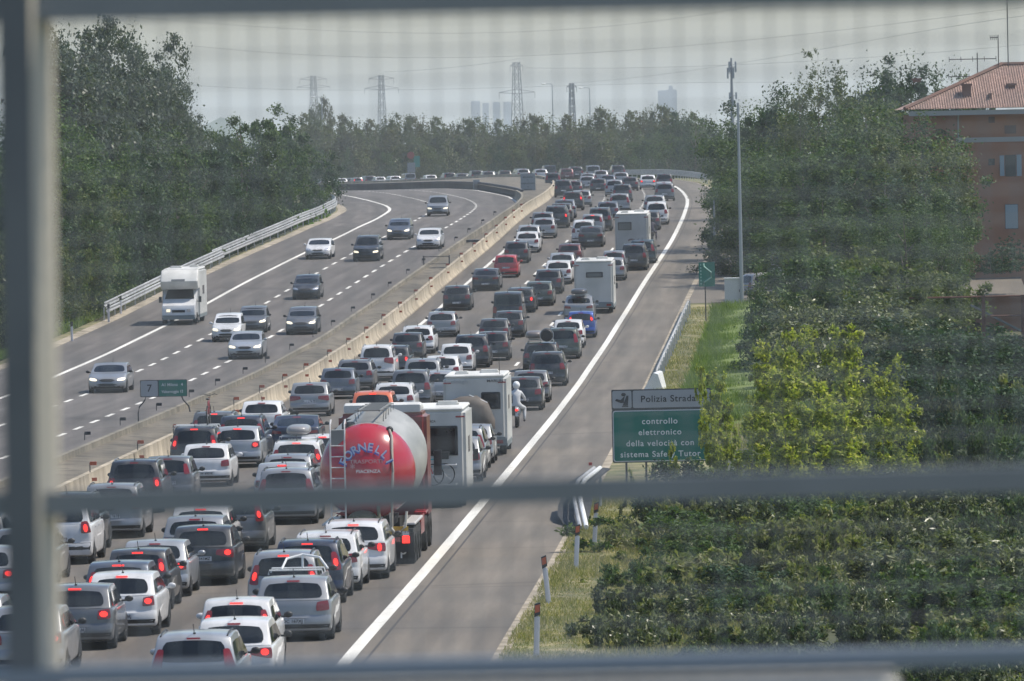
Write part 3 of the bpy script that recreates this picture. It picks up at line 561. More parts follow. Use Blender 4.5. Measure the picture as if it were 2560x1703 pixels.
def motorhome(root, L=6.4, W=2.28, H=3.0, win=(0,1.55,1.3,.62), wcol=None, alcove=False, texts=(), lamps='low', lit=False):
    hw = W/2; v, f = rbox(-hw, hw, 0, L-1.7, .45, H, .12); mb = MB(); mb.add(v, f); ob('shell', mb, CREAM, root)
    mb = MB(); v, f = rbox(-hw+.06, hw-.06, .05, L-1.8, H-.02, H+.05, .04, 1); mb.add(v, f); ob('roof', mb, CREAM2, root)
    for (x, y, sx, sy) in ((-.5,1.2,.5,.5),(.45,2.6,.7,.5)):
        mb = MB(); v, f = rbox(x-sx/2, x+sx/2, y-sy/2, y+sy/2, H+.05, H+.17, .05, 2); mb.add(v, f); ob('roof_vent', mb, CREAM2, root)
    # cab
    cw = .98; prof = [(L-1.75,.35),(L-1.75,2.0),(L-1.55,2.05),(L-.85,1.42),(L-.12,1.10),(L-.02,.9),(L,.4),(L-.1,.3)]
    bm = prism(prof, cw, 6, .08); me = bpy.data.meshes.new('cab'); bm.to_mesh(me); bm.free(); me.shade_smooth(); me.set_sharp_from_angle(angle=R(35)); me.materials.append(paint('white')); mobj('cab', me, root)
    def onws(x, t, o=.02): return (x, L-1.53+.66*t+o, 2.02-.58*t+o)
    mb = MB(); mb.add([onws(-.86,.97),onws(.86,.97),onws(.74,.06),onws(-.74,.06)], [(0,1,2,3)]); ob('windscreen', mb, GLASS, root)
    for s in (-1, 1):
        mb = MB(); v, f = rbox(s*.60-.16, s*.60+.16, L-.14, L+.01, .74, .94, .05, 2); mb.add(v, f); ob('headlight', mb, HEAD_ON if alcove and s > 0 else HEAD, root)
        mb = MB(); mb.box((s*1.17, L-1.15, 1.42), (.16,.12,.34)); mb.box((s*1.04, L-1.15, 1.3), (.2,.04,.04)); ob('mirror', mb, PLAST, root)
    mb = MB(); v, f = rbox(-.42,.42,L-.06,L+.015,.70,.88,.04,2); mb.add(v, f); ob('grille', mb, PLAST, root)
    mb = MB(); v, f = rbox(-.98,.98,L-.3,L+.05,.28,.60,.06,2); mb.add(v, f); ob('front_bumper', mb, mat('grey_bumper', (.16,.19,.20), .5), root)
    if alcove:
        prof = [(L-1.9,2.02),(L-.95,2.02),(L-.72,2.2),(L-.62,2.5),(L-.85,2.85),(L-1.3,H),(L-1.9,H)]
        bm = prism(prof, hw, 6, .12); me = bpy.data.meshes.new('alcove'); bm.to_mesh(me); bm.free(); me.shade_smooth(); me.set_sharp_from_angle(angle=R(35)); me.materials.append(CREAM2); mobj('alcove', me, root)
        mb = MB(); mb.add([(-.35,L-.60,2.50),(.45,L-.60,2.50),(.45,L-.78,2.72),(-.35,L-.78,2.72)], [(0,1,2,3)]); ob('alcove_window', mb, mat('grey_glass', (.13,.14,.14), .2), root)
    if win:
        x, z, ww, wh = win; mb = MB(); v, f = rbox(x-ww/2, x+ww/2, -.03, .02, z, z+wh, .07, 3); mb.add(v, f); fr = ob('rear_window', mb, PLAST, root)
        mb = MB(); v, f = rbox(x-ww/2+.06, x+ww/2-.06, -.045, .0, z+.05, z+wh-.05, .05, 2); mb.add(v, f); ob('pane', mb, wcol or GLASS, fr)
    mb = MB(); v, f = rbox(-hw+.02, hw-.02, -.08, .1, .38, .68, .05, 2); mb.add(v, f); ob('rear_bumper', mb, mat('grey_bumper'), root)
    for s in (-1, 1):
        mb = MB(); v, f = rbox(s*(hw-.28)-.16, s*(hw-.28)+.16, -.11, -.05, .45, .60, .04, 2); mb.add(v, f); ob('tail_light', mb, LAMP_ON if lit else LAMP_OFF, root)
        mb = MB(); v, f = rbox(s*(hw-.16)-.14, s*(hw-.16)+.14, -.02, .01, H-.26, H-.21, .02, 1); mb.add(v, f); ob('marker_light', mb, LAMP_OFF, root)
    mb = MB(); mb.box((0,-.09,.53), (.5,.02,.11)); ob('number_plate', mb, PLATE, root)
    for s in (-1, 1):
        mb = MB(); mb.box((s*(hw+.004), 2.2, 1.9), (.02, 1.0, .5)); ob('side_window', mb, GLASS, root)
        mb = MB(); mb.box((s*(hw-.02), 2.4, .42), (.05, 4.4, .2)); ob('skirt', mb, mat('grey_bumper'), root)
    mb = MB(); mb.box((0,L/2-.4,.42), (1.7,L-1.4,.2)); ob('chassis', mb, PLAST, root)
    wheels(root, (1.3, L-1.0), hw-.08, .34, .24)
    for (s_, sz, x, z, m_, sx) in texts: text(s_, sz, m_, root, (x, -.012, z), sx=sx)
    return root
def J(x, y, desc, kind, cat, fn):
    L = hit(x, y)
    def b(r):
        rt = empty(kind, tuple(r['loc']), r['rz'], r['label'], cat, 'vehicles jammed on the right hand carriageway'); rt.rotation_euler = (r['pitch'], 0, r['rz']); fn(rt); return rt
    jam(L, desc, kind, b, cat); return L
def uniq(d): return dict(label=d)
# ---- the special vehicles of the jam
def fix(lbl):
    REC[-1]['fixed'] = lbl
def bicycle(loc, rz, label, col=(.1,.3,.35), basket=False, group=None, up=0.0, name='bicycle', tilt=0.0):
    r = empty(name, loc, rz, label, 'bicycle', group); r.rotation_euler = (tilt, 0, rz)
    fm = mat('bike_frame_%d' % int(col[0]*100), col, .35, .2)
    for y in (0, 1.05):
        mb = MB(); mb.lathe((0,y,.34), [(.305,-.018),(.34,-.02),(.345,0),(.34,.02),(.305,.018),(.305,-.018)], 24); wl = ob('wheel', mb, RUBBER, r)
        mb = MB()
        for k in range(10): t = 2*math.pi*k/10; mb.tube([(0,y,.34),(0,y+.31*math.cos(t),.34+.31*math.sin(t))], .003, 4)
        mb.lathe((0,y,.34), [(.0,-.04),(.03,-.04),(.03,.04),(0,.04)], 8); ob('spokes', mb, STEEL, wl)
    mb = MB(); mb.tube([(0,0,.34),(0,.42,.30),(0,.30,.82),(0,0,.34)], .016, 6); mb.tube([(0,.42,.30),(0,.86,.80)], .018, 6); mb.tube([(0,.32,.74),(0,.86,.84)], .018, 6); mb.tube([(0,1.05,.34),(0,.84,.96)], .016, 6); ob('frame', mb, fm, r)
    mb = MB(); mb.tube([(-.30,.74,1.03),(-.2,.86,1.06),(0,.84,1.0),(.2,.86,1.06),(.30,.74,1.03)], .013, 6); ob('handlebar', mb, DARKM, r)
    mb = MB(); mb.ball((0,.26,.90), .12, (.6,1.1,.3), 10, 6); ob('saddle', mb, PLAST, r)
    mb = MB(); mb.lathe((.04,.42,.30), [(0,-.01),(.09,-.01),(.09,.01),(0,.01)], 12); mb.tube([(.07,.42,.30),(.09,.50,.16)], .01, 5); mb.tube([(-.05,.42,.30),(-.09,.34,.44)], .01, 5); ob('crank', mb, DARKM, r)
    if basket: mb = MB(); mb.box((0,1.08,.92), (.30,.24,.22), taper=1.15); ob('basket', mb, PLAST, r)
    return r
def local(root, p):
    return Matrix.LocRotScale(root.location, root.rotation_euler, None) @ Vector(p)
extras = []
# alcove motorhome, white motorhome, motorhome with bicycles, big silver motorhome
def m1(rt): motorhome(rt, 6.2, 2.3, 3.1, (.05,2.15,1.0,.32), mat('grey_glass', (.13,.14,.14), .2), texts=())
J(1486, 785, 'tall white motorhome', 'motorhome', 'motorhome', m1); fix('tall white motorhome with a small high rear window, ahead of the roof box car')
def m2(rt): motorhome(rt, 6.6, 2.3, 3.1, (-.48,2.0,.95,.55), mat('grey_glass', (.13,.14,.14), .2), texts=(('~', 1.1, .1, 1.35, mat('faded_mural', (.22,.15,.14), .7), 1.2),))
J(1581, 648, 'old white motorhome', 'motorhome', 'motorhome', m2); fix('farthest white motorhome, with its rear window at left and a faded mural')
def m3(rt):
    motorhome(rt, 6.6, 2.2, 3.05, (.08,1.62,1.55,.92), texts=(('ARCA', .10, .05, 2.68, INK, 1),('Motorcaravan', .11, .5, 1.25, mat('grey_lettering', (.33,.35,.37), .6), 1)))
    mb = MB()
    for z in (.75, 1.35): mb.tube([(-.8,-.1,z),(-.8,-.55,z),(.8,-.55,z),(.8,-.1,z)], .02, 6)
    ob('bicycle_rack', mb, STEEL, rt)
    p = local(rt, (-.62,-.42,.72)); extras.append(lambda: bicycle(p, rt.rotation_euler[2]-math.pi/2, 'turquoise bicycle with dark basket on the rear rack of the motorhome beside the tanker', (.03,.30,.33), True))
    q = local(rt, (-.95,-.66,.72)); extras.append(lambda: bicycle(q, rt.rotation_euler[2]-math.pi/2, 'red bicycle on the rear rack of the motorhome, half hidden by the tanker', (.45,.03,.05)))
J(1079, 1271, 'bicycle carrying motorhome', 'motorhome', 'motorhome', m3); fix('white motorhome carrying bicycles on its back, right beside the red tanker')
def m4(rt):
    motorhome(rt, 6.9, 2.30, 2.9, (.58,1.70,.70,.62), texts=(('elnagh', .20, -.55, 2.72, mat('grey_lettering', (.33,.35,.37), .6), 1.2),('MARLIN', .13, .75, 2.72, INK, 1.3)))
    mb = MB(); mb.tube([(.9,.6,2.9),(.9,.2,3.6)], .012, 5); ob('antenna', mb, PLAST, rt)
    p = local(rt, (-.28,-.38,.0))
    def cov():
        r = empty('covered_bicycles', p, rt.rotation_euler[2], 'bulky brown tarpaulin cover over bicycles hung on the back of the large grey motorhome', 'cover')
        mb = MB(); n = 16; prof = [(.0,.75),(.35,.78),(.45,1.1),(.42,1.6),(.30,2.05),(.0,2.22)]
        vs = []; out_ = [(-.85,.78),(.80,.78),(1.02,1.0),(1.0,1.35),(.78,1.95),(.35,2.2),(-.2,2.18),(-.6,2.05),(-.9,1.75),(-1.0,1.2)]
        c = (0, 1.45); k = len(out_)
        for (dy, s) in ((.22,.96),(.05,1.0),(-.22,.94),(-.36,.7),(-.40,.3)):
            for (x, z) in out_: vs.append((c[0]+(x-c[0])*s+rnd.uniform(-.02,.02), dy+rnd.uniform(-.03,.03), c[1]+(z-c[1])*s+rnd.uniform(-.02,.02)))
        fs = [(a*k+j, a*k+(j+1)%k, (a+1)*k+(j+1)%k, (a+1)*k+j) for a in range(4) for j in range(k)]; fs.append(tuple(range(4*k, 5*k))); fs.append(tuple(range(k))[::-1]); mb.add(vs, fs)
        ob('cover', mb, noisy('brown_tarpaulin', (.085,.072,.062), (.13,.11,.095), 2, .7, 5, bump=.5), r, 60)
        mb = MB(); mb.tube([(.1,-.05,2.24),(.75,-.1,1.96)], .02, 6); ob('strap', mb, WHITE, r)
    extras.append(cov)
J(1190, 1141, 'large grey motorhome', 'motorhome', 'motorhome', m4); fix('large pale motorhome with a brown tarpaulin covered load on its back')
# tanker
TRED = mat('tanker_red', (.40,.018,.03), .22, coat=.6); ALU = noisy('tank_aluminium', (.30,.295,.275), (.42,.41,.38), 1.3, .45, 5, sscale=(1,.3,1), metal=.25)
def tanker(rt):
    r0 = 1.31; zc = 2.50
    mb = MB(); mb.lathe((0,0,zc), [(r0*.90,.42),(r0*.985,.62),(r0,1.1),(r0*1.03,2.4),(r0*1.05,4),(r0*1.03,5.6),(r0*.98,6.9),(r0*.8,7.3),(.0,7.45)], 40, 'Y'); mb.v = [(x_, y_, z_+.035*max(0, y_-.6)) for x_, y_, z_ in mb.v]; ob('tank', mb, ALU, rt, 50)
    mb = MB(); mb.lathe((0,0,zc), [(0,-.42),(.28,-.39),(.56,-.29),(.84,-.11),(1.06,.10),(1.20,.29),(1.275,.47),(1.285,.58)], 40, 'Y'); ob('rear_dome', mb, TRED, rt, 60)
    def dome(x, z, o=.02):
        rr = min(1.25, math.hypot(x, z-zc)); y = float(np.interp(rr, [0,.28,.56,.84,1.06,1.20,1.275], [-.42,-.39,-.29,-.11,.10,.29,.47])); return (x, y-o, z)
    s = 'FORNELLI'; BL = mat('blue_lettering', (.42,.52,.68), .5); BD = mat('blue_shadow', (.03,.10,.40), .5)
    for i, ch in enumerate(s):
        a = R(90) - R(118)*(i/(len(s)-1)-.5)*1.1; rr = .66; x, z = math.cos(a)*rr+.03, zc+.02+math.sin(a)*rr
        for (m_, d, o, sz) in ((BD,-.04,.03,.33),(BL,0,.05,.30)):
            p = dome(x+d*.3, z+d, o+.03); text(ch, sz, m_, rt, p, (math.pi/2-.35, a-math.pi/2 if False else 0, 0), 'lettering').rotation_euler = Matrix.Rotation(-(a-math.pi/2)*-1, 3, 'Y').to_euler() if False else (math.pi/2-.2, -(a-math.pi/2), 0)
    text('TRASPORTI', .145, mat('faded_lettering', (.48,.30,.30), .6), rt, dome(.03, zc+.30, .14), sx=1.2)
    text('PIACENZA', .125, WHT, rt, dome(.08, zc+.04, .12), (math.pi/2, 0, 0), sx=1.1)
    text('*', .30, mat('faded_lettering'), rt, dome(-.34, zc+.12, .08))
    mb = MB(); x1, x2 = -.93, -.55
    for x in (x1, x2): mb.tube([(x,-.30,.55),(x,-.30,3.3),(x,-.12,3.8),(x,.15,3.9),(x,.35,3.8)], .024, 8)
    for k in range(10): mb.tube([(x1,-.30,.62+.29*k),(x2,-.30,.62+.29*k)], .017, 6)
    ob('ladder', mb, mat('pale_steel', (.62,.60,.58), .4, .3), rt)
    mb = MB(); mb.box((-.74,.34,3.42), (.38,.5,.42)); ob('ladder_box', mb, mat('grey_box', (.2,.21,.2), .6), rt)
    mb = MB()                                           # walkway grating on top of the tank
    for x in (-.22,.34): mb.tube([(x,.7,zc+r0+.30),(x,6.2,zc+r0+.30)], .03, 6)
    for k in range(20): mb.box((.06,.8+.3*k,zc+r0+.30), (.56,.09,.03))
    for k in range(5): mb.tube([(-.30,1+1.2*k,zc+r0+.0),(-.34,1+1.2*k,zc+r0+.30),(.44,1+1.2*k,zc+r0+.30),(.42,1+1.2*k,zc+r0+.0)], .018, 6)
    ob('walkway', mb, mat('worn_grating', (.22,.22,.21), .6, .4), rt)
    for (x, y) in ((-.50,.8),(-.6,3.0),(.5,4.6)):
        mb = MB(); mb.lathe((x, y, zc+1.20), [(0,.12),(.16,.12),(.18,.06),(.18,-.08)], 14, 'Z'); ob('hatch_cover', mb, DARKM, rt)
    mb = MB(); mb.tube([(.62,.35,3.60),(.68,.16,3.45),(.70,-.08,3.1),(.72,-.30,2.5),(.68,-.32,1.6),(.66,-.25,1.0),(.72,-.22,.86)], .035, 8); ob('hose', mb, mat('canvas_hose', (.36,.33,.28), .8), rt)
    mb = MB(); mb.lathe((.62,.38,3.60), [(.06,-.03),(.10,0),(.06,.03),(.03,0)], 12, 'Y'); ob('valve', mb, DARKM, rt)
    mb = MB(); mb.tube([(.62,-.2,1.42),(.66,-.26,1.0),(.80,-.28,.84),(1.02,-.24,1.05),(1.06,-.2,1.45)], .035, 8); ob('discharge_hose', mb, mat('cream_hose', (.58,.54,.46), .7), rt)
    mb = MB(); mb.ball((-.12,-.05,1.28), .34, (1.15,.5,.62)); mb.tube([(-.3,-.2,1.3),(.1,-.25,1.1),(.35,-.2,1.3)], .06, 8); mb.tube([(.3,-.1,1.6),(.34,-.2,1.1)], .05, 8); ob('discharge_valve', mb, mat('grimy_metal', (.16,.15,.10), .5, .4), rt)
    mb = MB(); mb.box((0,.25,.82), (2.42,.30,.30)); mb.box((0,3.6,.95), (.9,7.2,.22)); ob('chassis', mb, DARKM, rt)
    for s in (-1, 1):
        mb = MB(); mb.box((s*.98,-.02,.62), (.50,.10,.52)); pn = ob('lamp_panel', mb, PLAST, rt)
        mb = MB(); v, f = rbox(s*1.02-.10, s*1.02+.10, -.11, -.07, .60, .80, .05, 2); mb.add(v, f); ob('tail_light', mb, LAMP_ON, rt)
        mb = MB(); mb.box((s*.80,-.09,.70), (.14,.04,.12)); ob('fog_light', mb, LAMP_OFF, rt)
        mb = MB(); mb.box((s*.86 if s > 0 else -.90,-.14,.98), (.46,.02,.14)); ob('reflector_board', mb, noisy('yellow_reflector', (.42,.22,.02), (.55,.36,.04), 5, .5), rt)
        mb = MB(); mb.box((s*.95,.06,.26), (.56,.03,.44)); fl = ob('mud_flap', mb, PLAST, rt)
        mb = MB(); v, f = rbox(s*1.09-.16, s*1.09+.16, .5, 4.4, 1.06, 1.12, .02, 1); mb.add(v, f); ob('mudguard', mb, mat('pale_steel'), rt)
        mb = MB(); mb.box((s*1.18,5.2,.85), (.05,1.7,.5)); ob('side_guard', mb, TRED, rt)
    text('P', .34, WHT, rt, (.93,.03,.30)); mb = MB(); mb.box((.93,-.14,.87), (.36,.02,.12)); ob('number_plate', mb, PLATE, rt)
    wheels(rt, (1.0, 2.25, 3.5), 1.22, .50, .34)
    # tractor
    y0 = 8.0; v, f = rbox(-1.22, 1.22, y0, y0+2.1, .95, 3.78, .12); mb = MB(); mb.add(v, f); cb = ob('cab', mb, mat('cab_red_shaded', (.17,.014,.02), .35, coat=.3), rt)  # cab red darkened, shade on its back put into the colour
    mb = MB(); bm = prism([(y0+.1,3.80),(y0+.1,4.0),(y0+.5,4.06),(y0+2.0,3.84)], 1.08, 4, .08); me = bpy.data.meshes.new('roof_deflector'); bm.to_mesh(me); bm.free(); me.materials.append(mat('dusty_white', (.55,.55,.53), .6)); mobj('roof_deflector', me, rt)
    mb = MB(); mb.box((0,y0+.4,.8), (1.0,3.6,.3)); ob('tractor_chassis', mb, DARKM, rt); mb = MB(); mb.add([(-1.0,y0+2.11,2.2),(1.0,y0+2.11,2.2),(1.0,y0+2.11,3.0),(-1.0,y0+2.11,3.0)], [(0,1,2,3)]); ob('windscreen', mb, GLASS, cb)
    for s in (-1, 1):
        mb = MB(); mb.box((s*1.42,y0+1.9,2.3), (.22,.1,.7)); ob('mirror', mb, PLAST, rt)
        mb = MB(); v, f = rbox(s*1.07-.17, s*1.07+.17, y0-1.5, y0-.3, 1.06, 1.12, .02, 1); mb.add(v, f); ob('mudguard', mb, TRED, rt)
    wheels(rt, (y0-.9, y0+1.4), 1.22, .50, .34)
J(921, 1416, 'red tanker', 'tanker_truck', 'tanker truck', tanker); fix('red and silver cement tanker truck with a ladder on its domed rear end')

def rider(x, y, label, jk, seatc):
    def fn(rt):
        for yy in (.0, 1.3):
            mb = MB(); mb.lathe((0,yy,.30), [(.2,-.05),(.28,-.06),(.30,0),(.28,.06),(.2,.05),(.2,-.05)], 20); wl = ob('wheel', mb, RUBBER, rt)
            mb = MB(); mb.lathe((0,yy,.30), [(0,-.03),(.2,-.02),(.2,.02),(0,.03)], 12); ob('rim', mb, RIM, wl)
        mb = MB(); mb.ball((0,.62,.62), .30, (.62,1.25,.7)); mb.ball((0,.05,.74), .22, (.6,1.3,.5)); mb.ball((0,1.05,.75), .22, (.7,.7,1.1)); mb.tube([(0,1.3,.3),(0,1.0,1.0)], .04, 8); ob('body', mb, seatc, rt)
        mb = MB(); mb.ball((0,.35,.80), .2, (.75,1.7,.35)); ob('seat', mb, PLAST, rt)
        mb = MB(); mb.tube([(-.36,.86,1.02),(0,1.0,1.06),(.36,.86,1.02)], .016, 6); ob('handlebar', mb, DARKM, rt)
        mb = MB(); mb.ball((0,-.22,.72), .06, (1.4,.5,.8)); ob('tail_light', mb, LAMP_ON, rt)
        mb = MB(); mb.box((0,-.28,.55), (.18,.02,.16)); ob('number_plate', mb, PLATE, rt)
        p = local(rt, (0,0,0)); rz = rt.rotation_euler[2]
        def person():
            V = [(0,.28,.86),(0,.30,1.02),(0,.36,1.20),(0,.42,1.38),(0,.45,1.50),(0,.47,1.60),(0,.46,1.72),
                 (-.17,.42,1.40),(-.30,.58,1.20),(-.33,.80,1.06),(.17,.42,1.40),(.30,.58,1.20),(.33,.80,1.06),
                 (-.12,.28,.86),(-.30,.66,.78),(-.30,.50,.40),(-.28,.62,.30),(.12,.28,.86),(.30,.66,.78),(.30,.50,.40),(.28,.62,.30)]
            Ed = [(0,1),(1,2),(2,3),(3,4),(4,5),(5,6),(3,7),(7,8),(8,9),(3,10),(10,11),(11,12),(0,13),(13,14),(14,15),(15,16),(0,17),(17,18),(18,19),(19,20)]
            Rr = [.16,.16,.17,.15,.07,.09,.10,.08,.06,.045,.08,.06,.045,.12,.09,.06,.05,.12,.09,.06,.05]
            me = bpy.data.meshes.new('person'); me.from_pydata(V, Ed, []); o = mobj('person', me, None, p); o.rotation_euler = (0,0,rz)
            md = o.modifiers.new('s', 'SKIN'); me.skin_vertices[0].data[0].use_root = True
            for i, r_ in enumerate(Rr): me.skin_vertices[0].data[i].radius = (r_, r_)
            o.modifiers.new('u', 'SUBSURF').levels = 1
            me2 = bpy.data.meshes.new_from_object(o.evaluated_get(bpy.context.evaluated_depsgraph_get())); o.modifiers.clear(); o.data = me2; me2.materials.append(jk); me2.shade_smooth()
            tag(o, label[1], 'person')
            mb = MB(); mb.ball((0,.47,1.70), .145, (1,1.12,1.08)); ob('helmet', mb, label[2], o)
            for s in (-1, 1):
                h = MB(); h.ball((s*.33,.82,1.05), .05, (.8,1.1,.8), 8, 5)
                for k in range(4): h.tube([(s*(.27+.035*k),.84,1.06),(s*(.27+.035*k),.90,1.05),(s*(.27+.035*k),.89,1.01)], .011, 5)
                h.tube([(s*.27,.82,1.03),(s*.24,.86,1.02)], .012, 5); ob('glove', h, PLAST, o)
                b = MB(); b.ball((s*.29,.64,.27), .07, (.7,1.6,.7), 8, 5); ob('boot', b, PLAST, o)
        extras.append(person)
    J(x, y, 'motorcycle', 'motorcycle', 'motorcycle', fn); fix(label[0])
rider(1292, 1070, ('silver grey scooter filtering past the right side of the large pale motorhome', 'person in a pale grey jacket riding the scooter beside the large motorhome', WHITE), mat('pale_jacket', (.50,.51,.52), .7), mat('silver_scooter', (.35,.36,.37), .3, .3))
rider(1630, 608, ('dark motorcycle beside the farther white motorhome, near the right edge line', 'person in dark purple clothing riding the motorcycle beside the farther motorhome', mat('dark_helmet', (.03,.03,.04), .2)), mat('dark_jacket', (.045,.035,.055), .7), mat('black_bike', (.02,.02,.022), .3, .3))

# ---- ease vehicles apart along their lane so that no two overlap
LEN = dict(motorhome=6.5, tanker_truck=10.6, motorcycle=1.8)
def vlen(r): return LEN.get(r['key']) or KINDS[r['key']]['L']*1.03
for it in range(40):
    rs = sorted(REC, key=lambda r: r['loc'].y if r['loc'].y < 850 else 850+r['d'])
    for i, a in enumerate(rs):
        for b in rs[i+1:i+14]:
            if abs(a['o']-b['o']) > 1.95: continue
            gap = (a['loc']-b['loc']).length; need = vlen(a)+.35
            if gap < need:
                e = (need-gap)*.55
                for q, sgn, k in ((a, -1, .25 if 'fixed' in a else 1), (b, 1, .25 if 'fixed' in b else 1)):
                    q['loc'].x -= math.sin(q['rz'])*sgn*e*k*.5; q['loc'].y += math.cos(q['rz'])*sgn*e*k*.5
for r in REC:
    t, o, i = heading(RE, RN, r['loc']); r['loc'].z = float(np.interp((i-1, i, i+1)[1], range(len(ZR)), ZR)) if r['loc'].y > 850 else gr(r['loc'].y); r['d'] = i+(r['loc'].y % 1)*.001; r['rz'] = -math.atan2(t[0], t[1])
# ---- labels by lane order, then build
LAND = {'people_carrier':0}
for lane in ('right','middle','left'):
    rs = sorted([r for r in REC if r['lane'] == lane], key=lambda r: r['d'])
    bank = {'right': 'right lane', 'middle': 'middle lane', 'left': 'lane beside the median'}[lane]
    marks = [(i, r) for i, r in enumerate(rs) if ('fixed' in r and r['key'] != 'motorcycle') or r['desc'] in ('orange estate car','red small hatchback','blue small hatchback')]
    NM = {'tanker_truck':'the red tanker','motorcycle':'the motorcycle'}
    ORD = ['','','second ','third ','fourth ','fifth ','sixth ','seventh ','eighth ','ninth ','tenth ','eleventh ','twelfth ']
    for i, r in enumerate(rs):
        if 'fixed' in r: r['label'] = r['fixed']; continue
        if any(m is r for _, m in marks): r['label'] = f"{r['desc']} in the {bank}, the only {r['desc'].split()[0]} car of the jam"; continue
        near = min(marks, key=lambda m: abs(m[0]-i)) if marks else None
        if near and abs(near[0]-i) <= 6:
            n = abs(near[0]-i); mr = near[1]; mn = NM.get(mr['key']) or ('the '+mr['desc'])
            if mr['key'] == 'motorhome': mn = 'the ' + {1486:'motorhome behind which the roof box rides'}.get(0, mr['desc'])
            w_ = ('just' if n == 1 else ORD[n].strip()) + (' ahead of ' if i > near[0] else ' behind ')
            r['label'] = f"{r['desc']}, {w_}{mn} in the {bank}"
        else:
            same = [q for q in rs if q['desc'] == r['desc'] and 'fixed' not in q]; k = same.index(r)+1
            r['label'] = f"{r['desc']}, {ORD[k] if k > 1 else 'nearest '}{'nearest ' if k > 1 else ''}of its kind in the {bank}" if len(same) > 1 else f"only {r['desc']} in the {bank}"
seen = {}
for r in REC:
    if r['label'] in seen: r['label'] += ', the farther one'
    seen[r['label']] = 1
for r in REC: r['root'] = r['build'](r)
for e in extras: e()
# oncoming alcove motorhome
L = hit(447, 814, G=GL); t, o_, i_ = heading(LL, LN, L); p = (L.x+t[0]*6.2, L.y+t[1]*6.2, gl(L.y+6))
rt = empty('motorhome', p, math.pi-math.atan2(t[0], t[1]), 'oncoming white motorhome with an overhanging sleeping cab beside the left guardrail', 'motorhome'); rt.rotation_euler[0] = -.012
motorhome(rt, 6.2, 2.2, 3.15, None, alcove=True)
# loads on car roofs
def at_car(x, y):
    L = hit(x, y); return min(REC, key=lambda r: (r['loc']-L).length)
def roofbox(x, y, m, label, wd=.75, ln=1.9, hh=.36, H=1.5, kind='roof_box', dx=0):
    r = at_car(x, y); rt = r['root']; p = local(rt, (dx, 1.2, H)); b = empty(kind, p, rt.rotation_euler[2], label, 'roof box')
    mb = MB(); mb.ball((0,0,0), 1, (1,1,1), 20, 12); se = lambda t, e: math.copysign(abs(t)**e, t)
    mb.v = [(se(x_, .55)*wd/2, se(y_, .5)*ln/2+ln/2-.5, .08+hh*.42+se(z_, .7)*hh*(.58 if z_ > 0 else .36)) for x_, y_, z_ in mb.v]; ob('shell', mb, m, b, 60)
    for yy in (-.2, .8): 
        mb = MB(); mb.tube([(-.62-dx,yy,-.05),(-.60-dx,yy,.05),(.60-dx,yy,.05),(.62-dx,yy,-.05)], .02, 6); ob('roof_bar', mb, STEEL, b)
    return rt
roofbox(742, 1222, mat('grey_roof_box', (.24,.235,.235), .35, coat=.3), 'grey roof box on the white people carrier left of the tanker ladder', .78, 1.9, .34, 1.64)
roofbox(1447, 806, mat('dark_roof_box', (.06,.06,.065), .35, coat=.3), 'dark roof box with a pale rim on the silver car behind the tall motorhome', .95, 1.9, .36, 1.46)
roofbox(1352, 930, mat('brown_roof_box', (.15,.13,.125), .4, coat=.3), 'rounded brown roof box on the black estate car', .85, 1.8, .42, 1.5, dx=-.35)
FARBOX = (mat('dark_roof_box'), 'small dark roof box on a far white SUV at the bend', .8, 1.8, .4, 1.72)
r = at_car(733, 1605)['root']; b = empty('roof_rack', local(r, (.25,1.0,1.5)), r.rotation_euler[2], 'pale roof bars with a bicycle carrier on the nearest silver hatchback', 'roof rack')
for yy in (0, .8):
    mb = MB(); mb.tube([(-.85,yy,-.04),(-.83,yy,.06),(.36,yy,.06),(.38,yy,-.04)], .022, 6); ob('bar', mb, WHITE, b)
mb = MB(); mb.tube([(-.55,.0,.08),(-.45,.3,.30),(-.1,.45,.38),(.3,.3,.32),(.5,.0,.08)], .028, 8); mb.tube([(-.1,.45,.38),(-.1,.4,.08)], .025, 8); ob('carrier_arm', mb, WHITE, b)
r = at_car(492, 1184)['root']; bicycle(local(r, (.42,1.0,1.68)), r.rotation_euler[2], 'dark and red bicycle standing upright on the roof of the black people carrier', (.25,.03,.03))
b = empty('roof_bars', local(r, (0,.9,1.63)), r.rotation_euler[2], 'pale roof bars across the black people carrier carrying the bicycle', 'roof rack')
for yy in (0, 1.0):
    mb = MB(); mb.tube([(-.78,yy,-.04),(-.76,yy,.04),(.76,yy,.04),(.78,yy,-.04)], .024, 6); ob('bar', mb, WHITE, b)
# round spare canopy on the black estate
r = at_car(1352, 930)['root']; b = empty('luggage', local(r, (.32,.55,1.52)), r.rotation_euler[2], 'round dark cushion shaped load tied on the black estate car roof', 'luggage')
mb = MB(); mb.lathe((0,0,.28), [(0,-.25),(.26,-.22),(.33,-.1),(.33,.1),(.26,.22),(0,.25)], 20, 'Y'); ob('bundle', mb, PLAST, b)
mb = MB(); mb.lathe((0,-.1,.28), [(.32,-.025),(.35,-.025),(.35,.025),(.32,.025),(.32,-.025)], 20, 'Y'); ob('rim_band', mb, STEEL, b)
# plates that can be read
for (x, y, s) in ((733,1605,'DC 167XJ'),(506,1466,'EF 341MZ'),(515,1219,'CW 490VK'),(480,1348,'')):
    if not s: continue
    q = at_car(x, y)['root']; pl = [c for c in q.children if c.name.startswith('number_plate')][0]; c = pl.data.vertices[0].co; z = sum(v.co.z for v in pl.data.vertices)/len(pl.data.vertices); yv = min(v.co.y for v in pl.data.vertices)
    pl.material_slots[0].link = 'OBJECT'; pl.material_slots[0].material = mat('plain_plate', (.62,.63,.64), .5); text(s, .105, INK, pl, (0, yv-.006, z), name='plate_number')
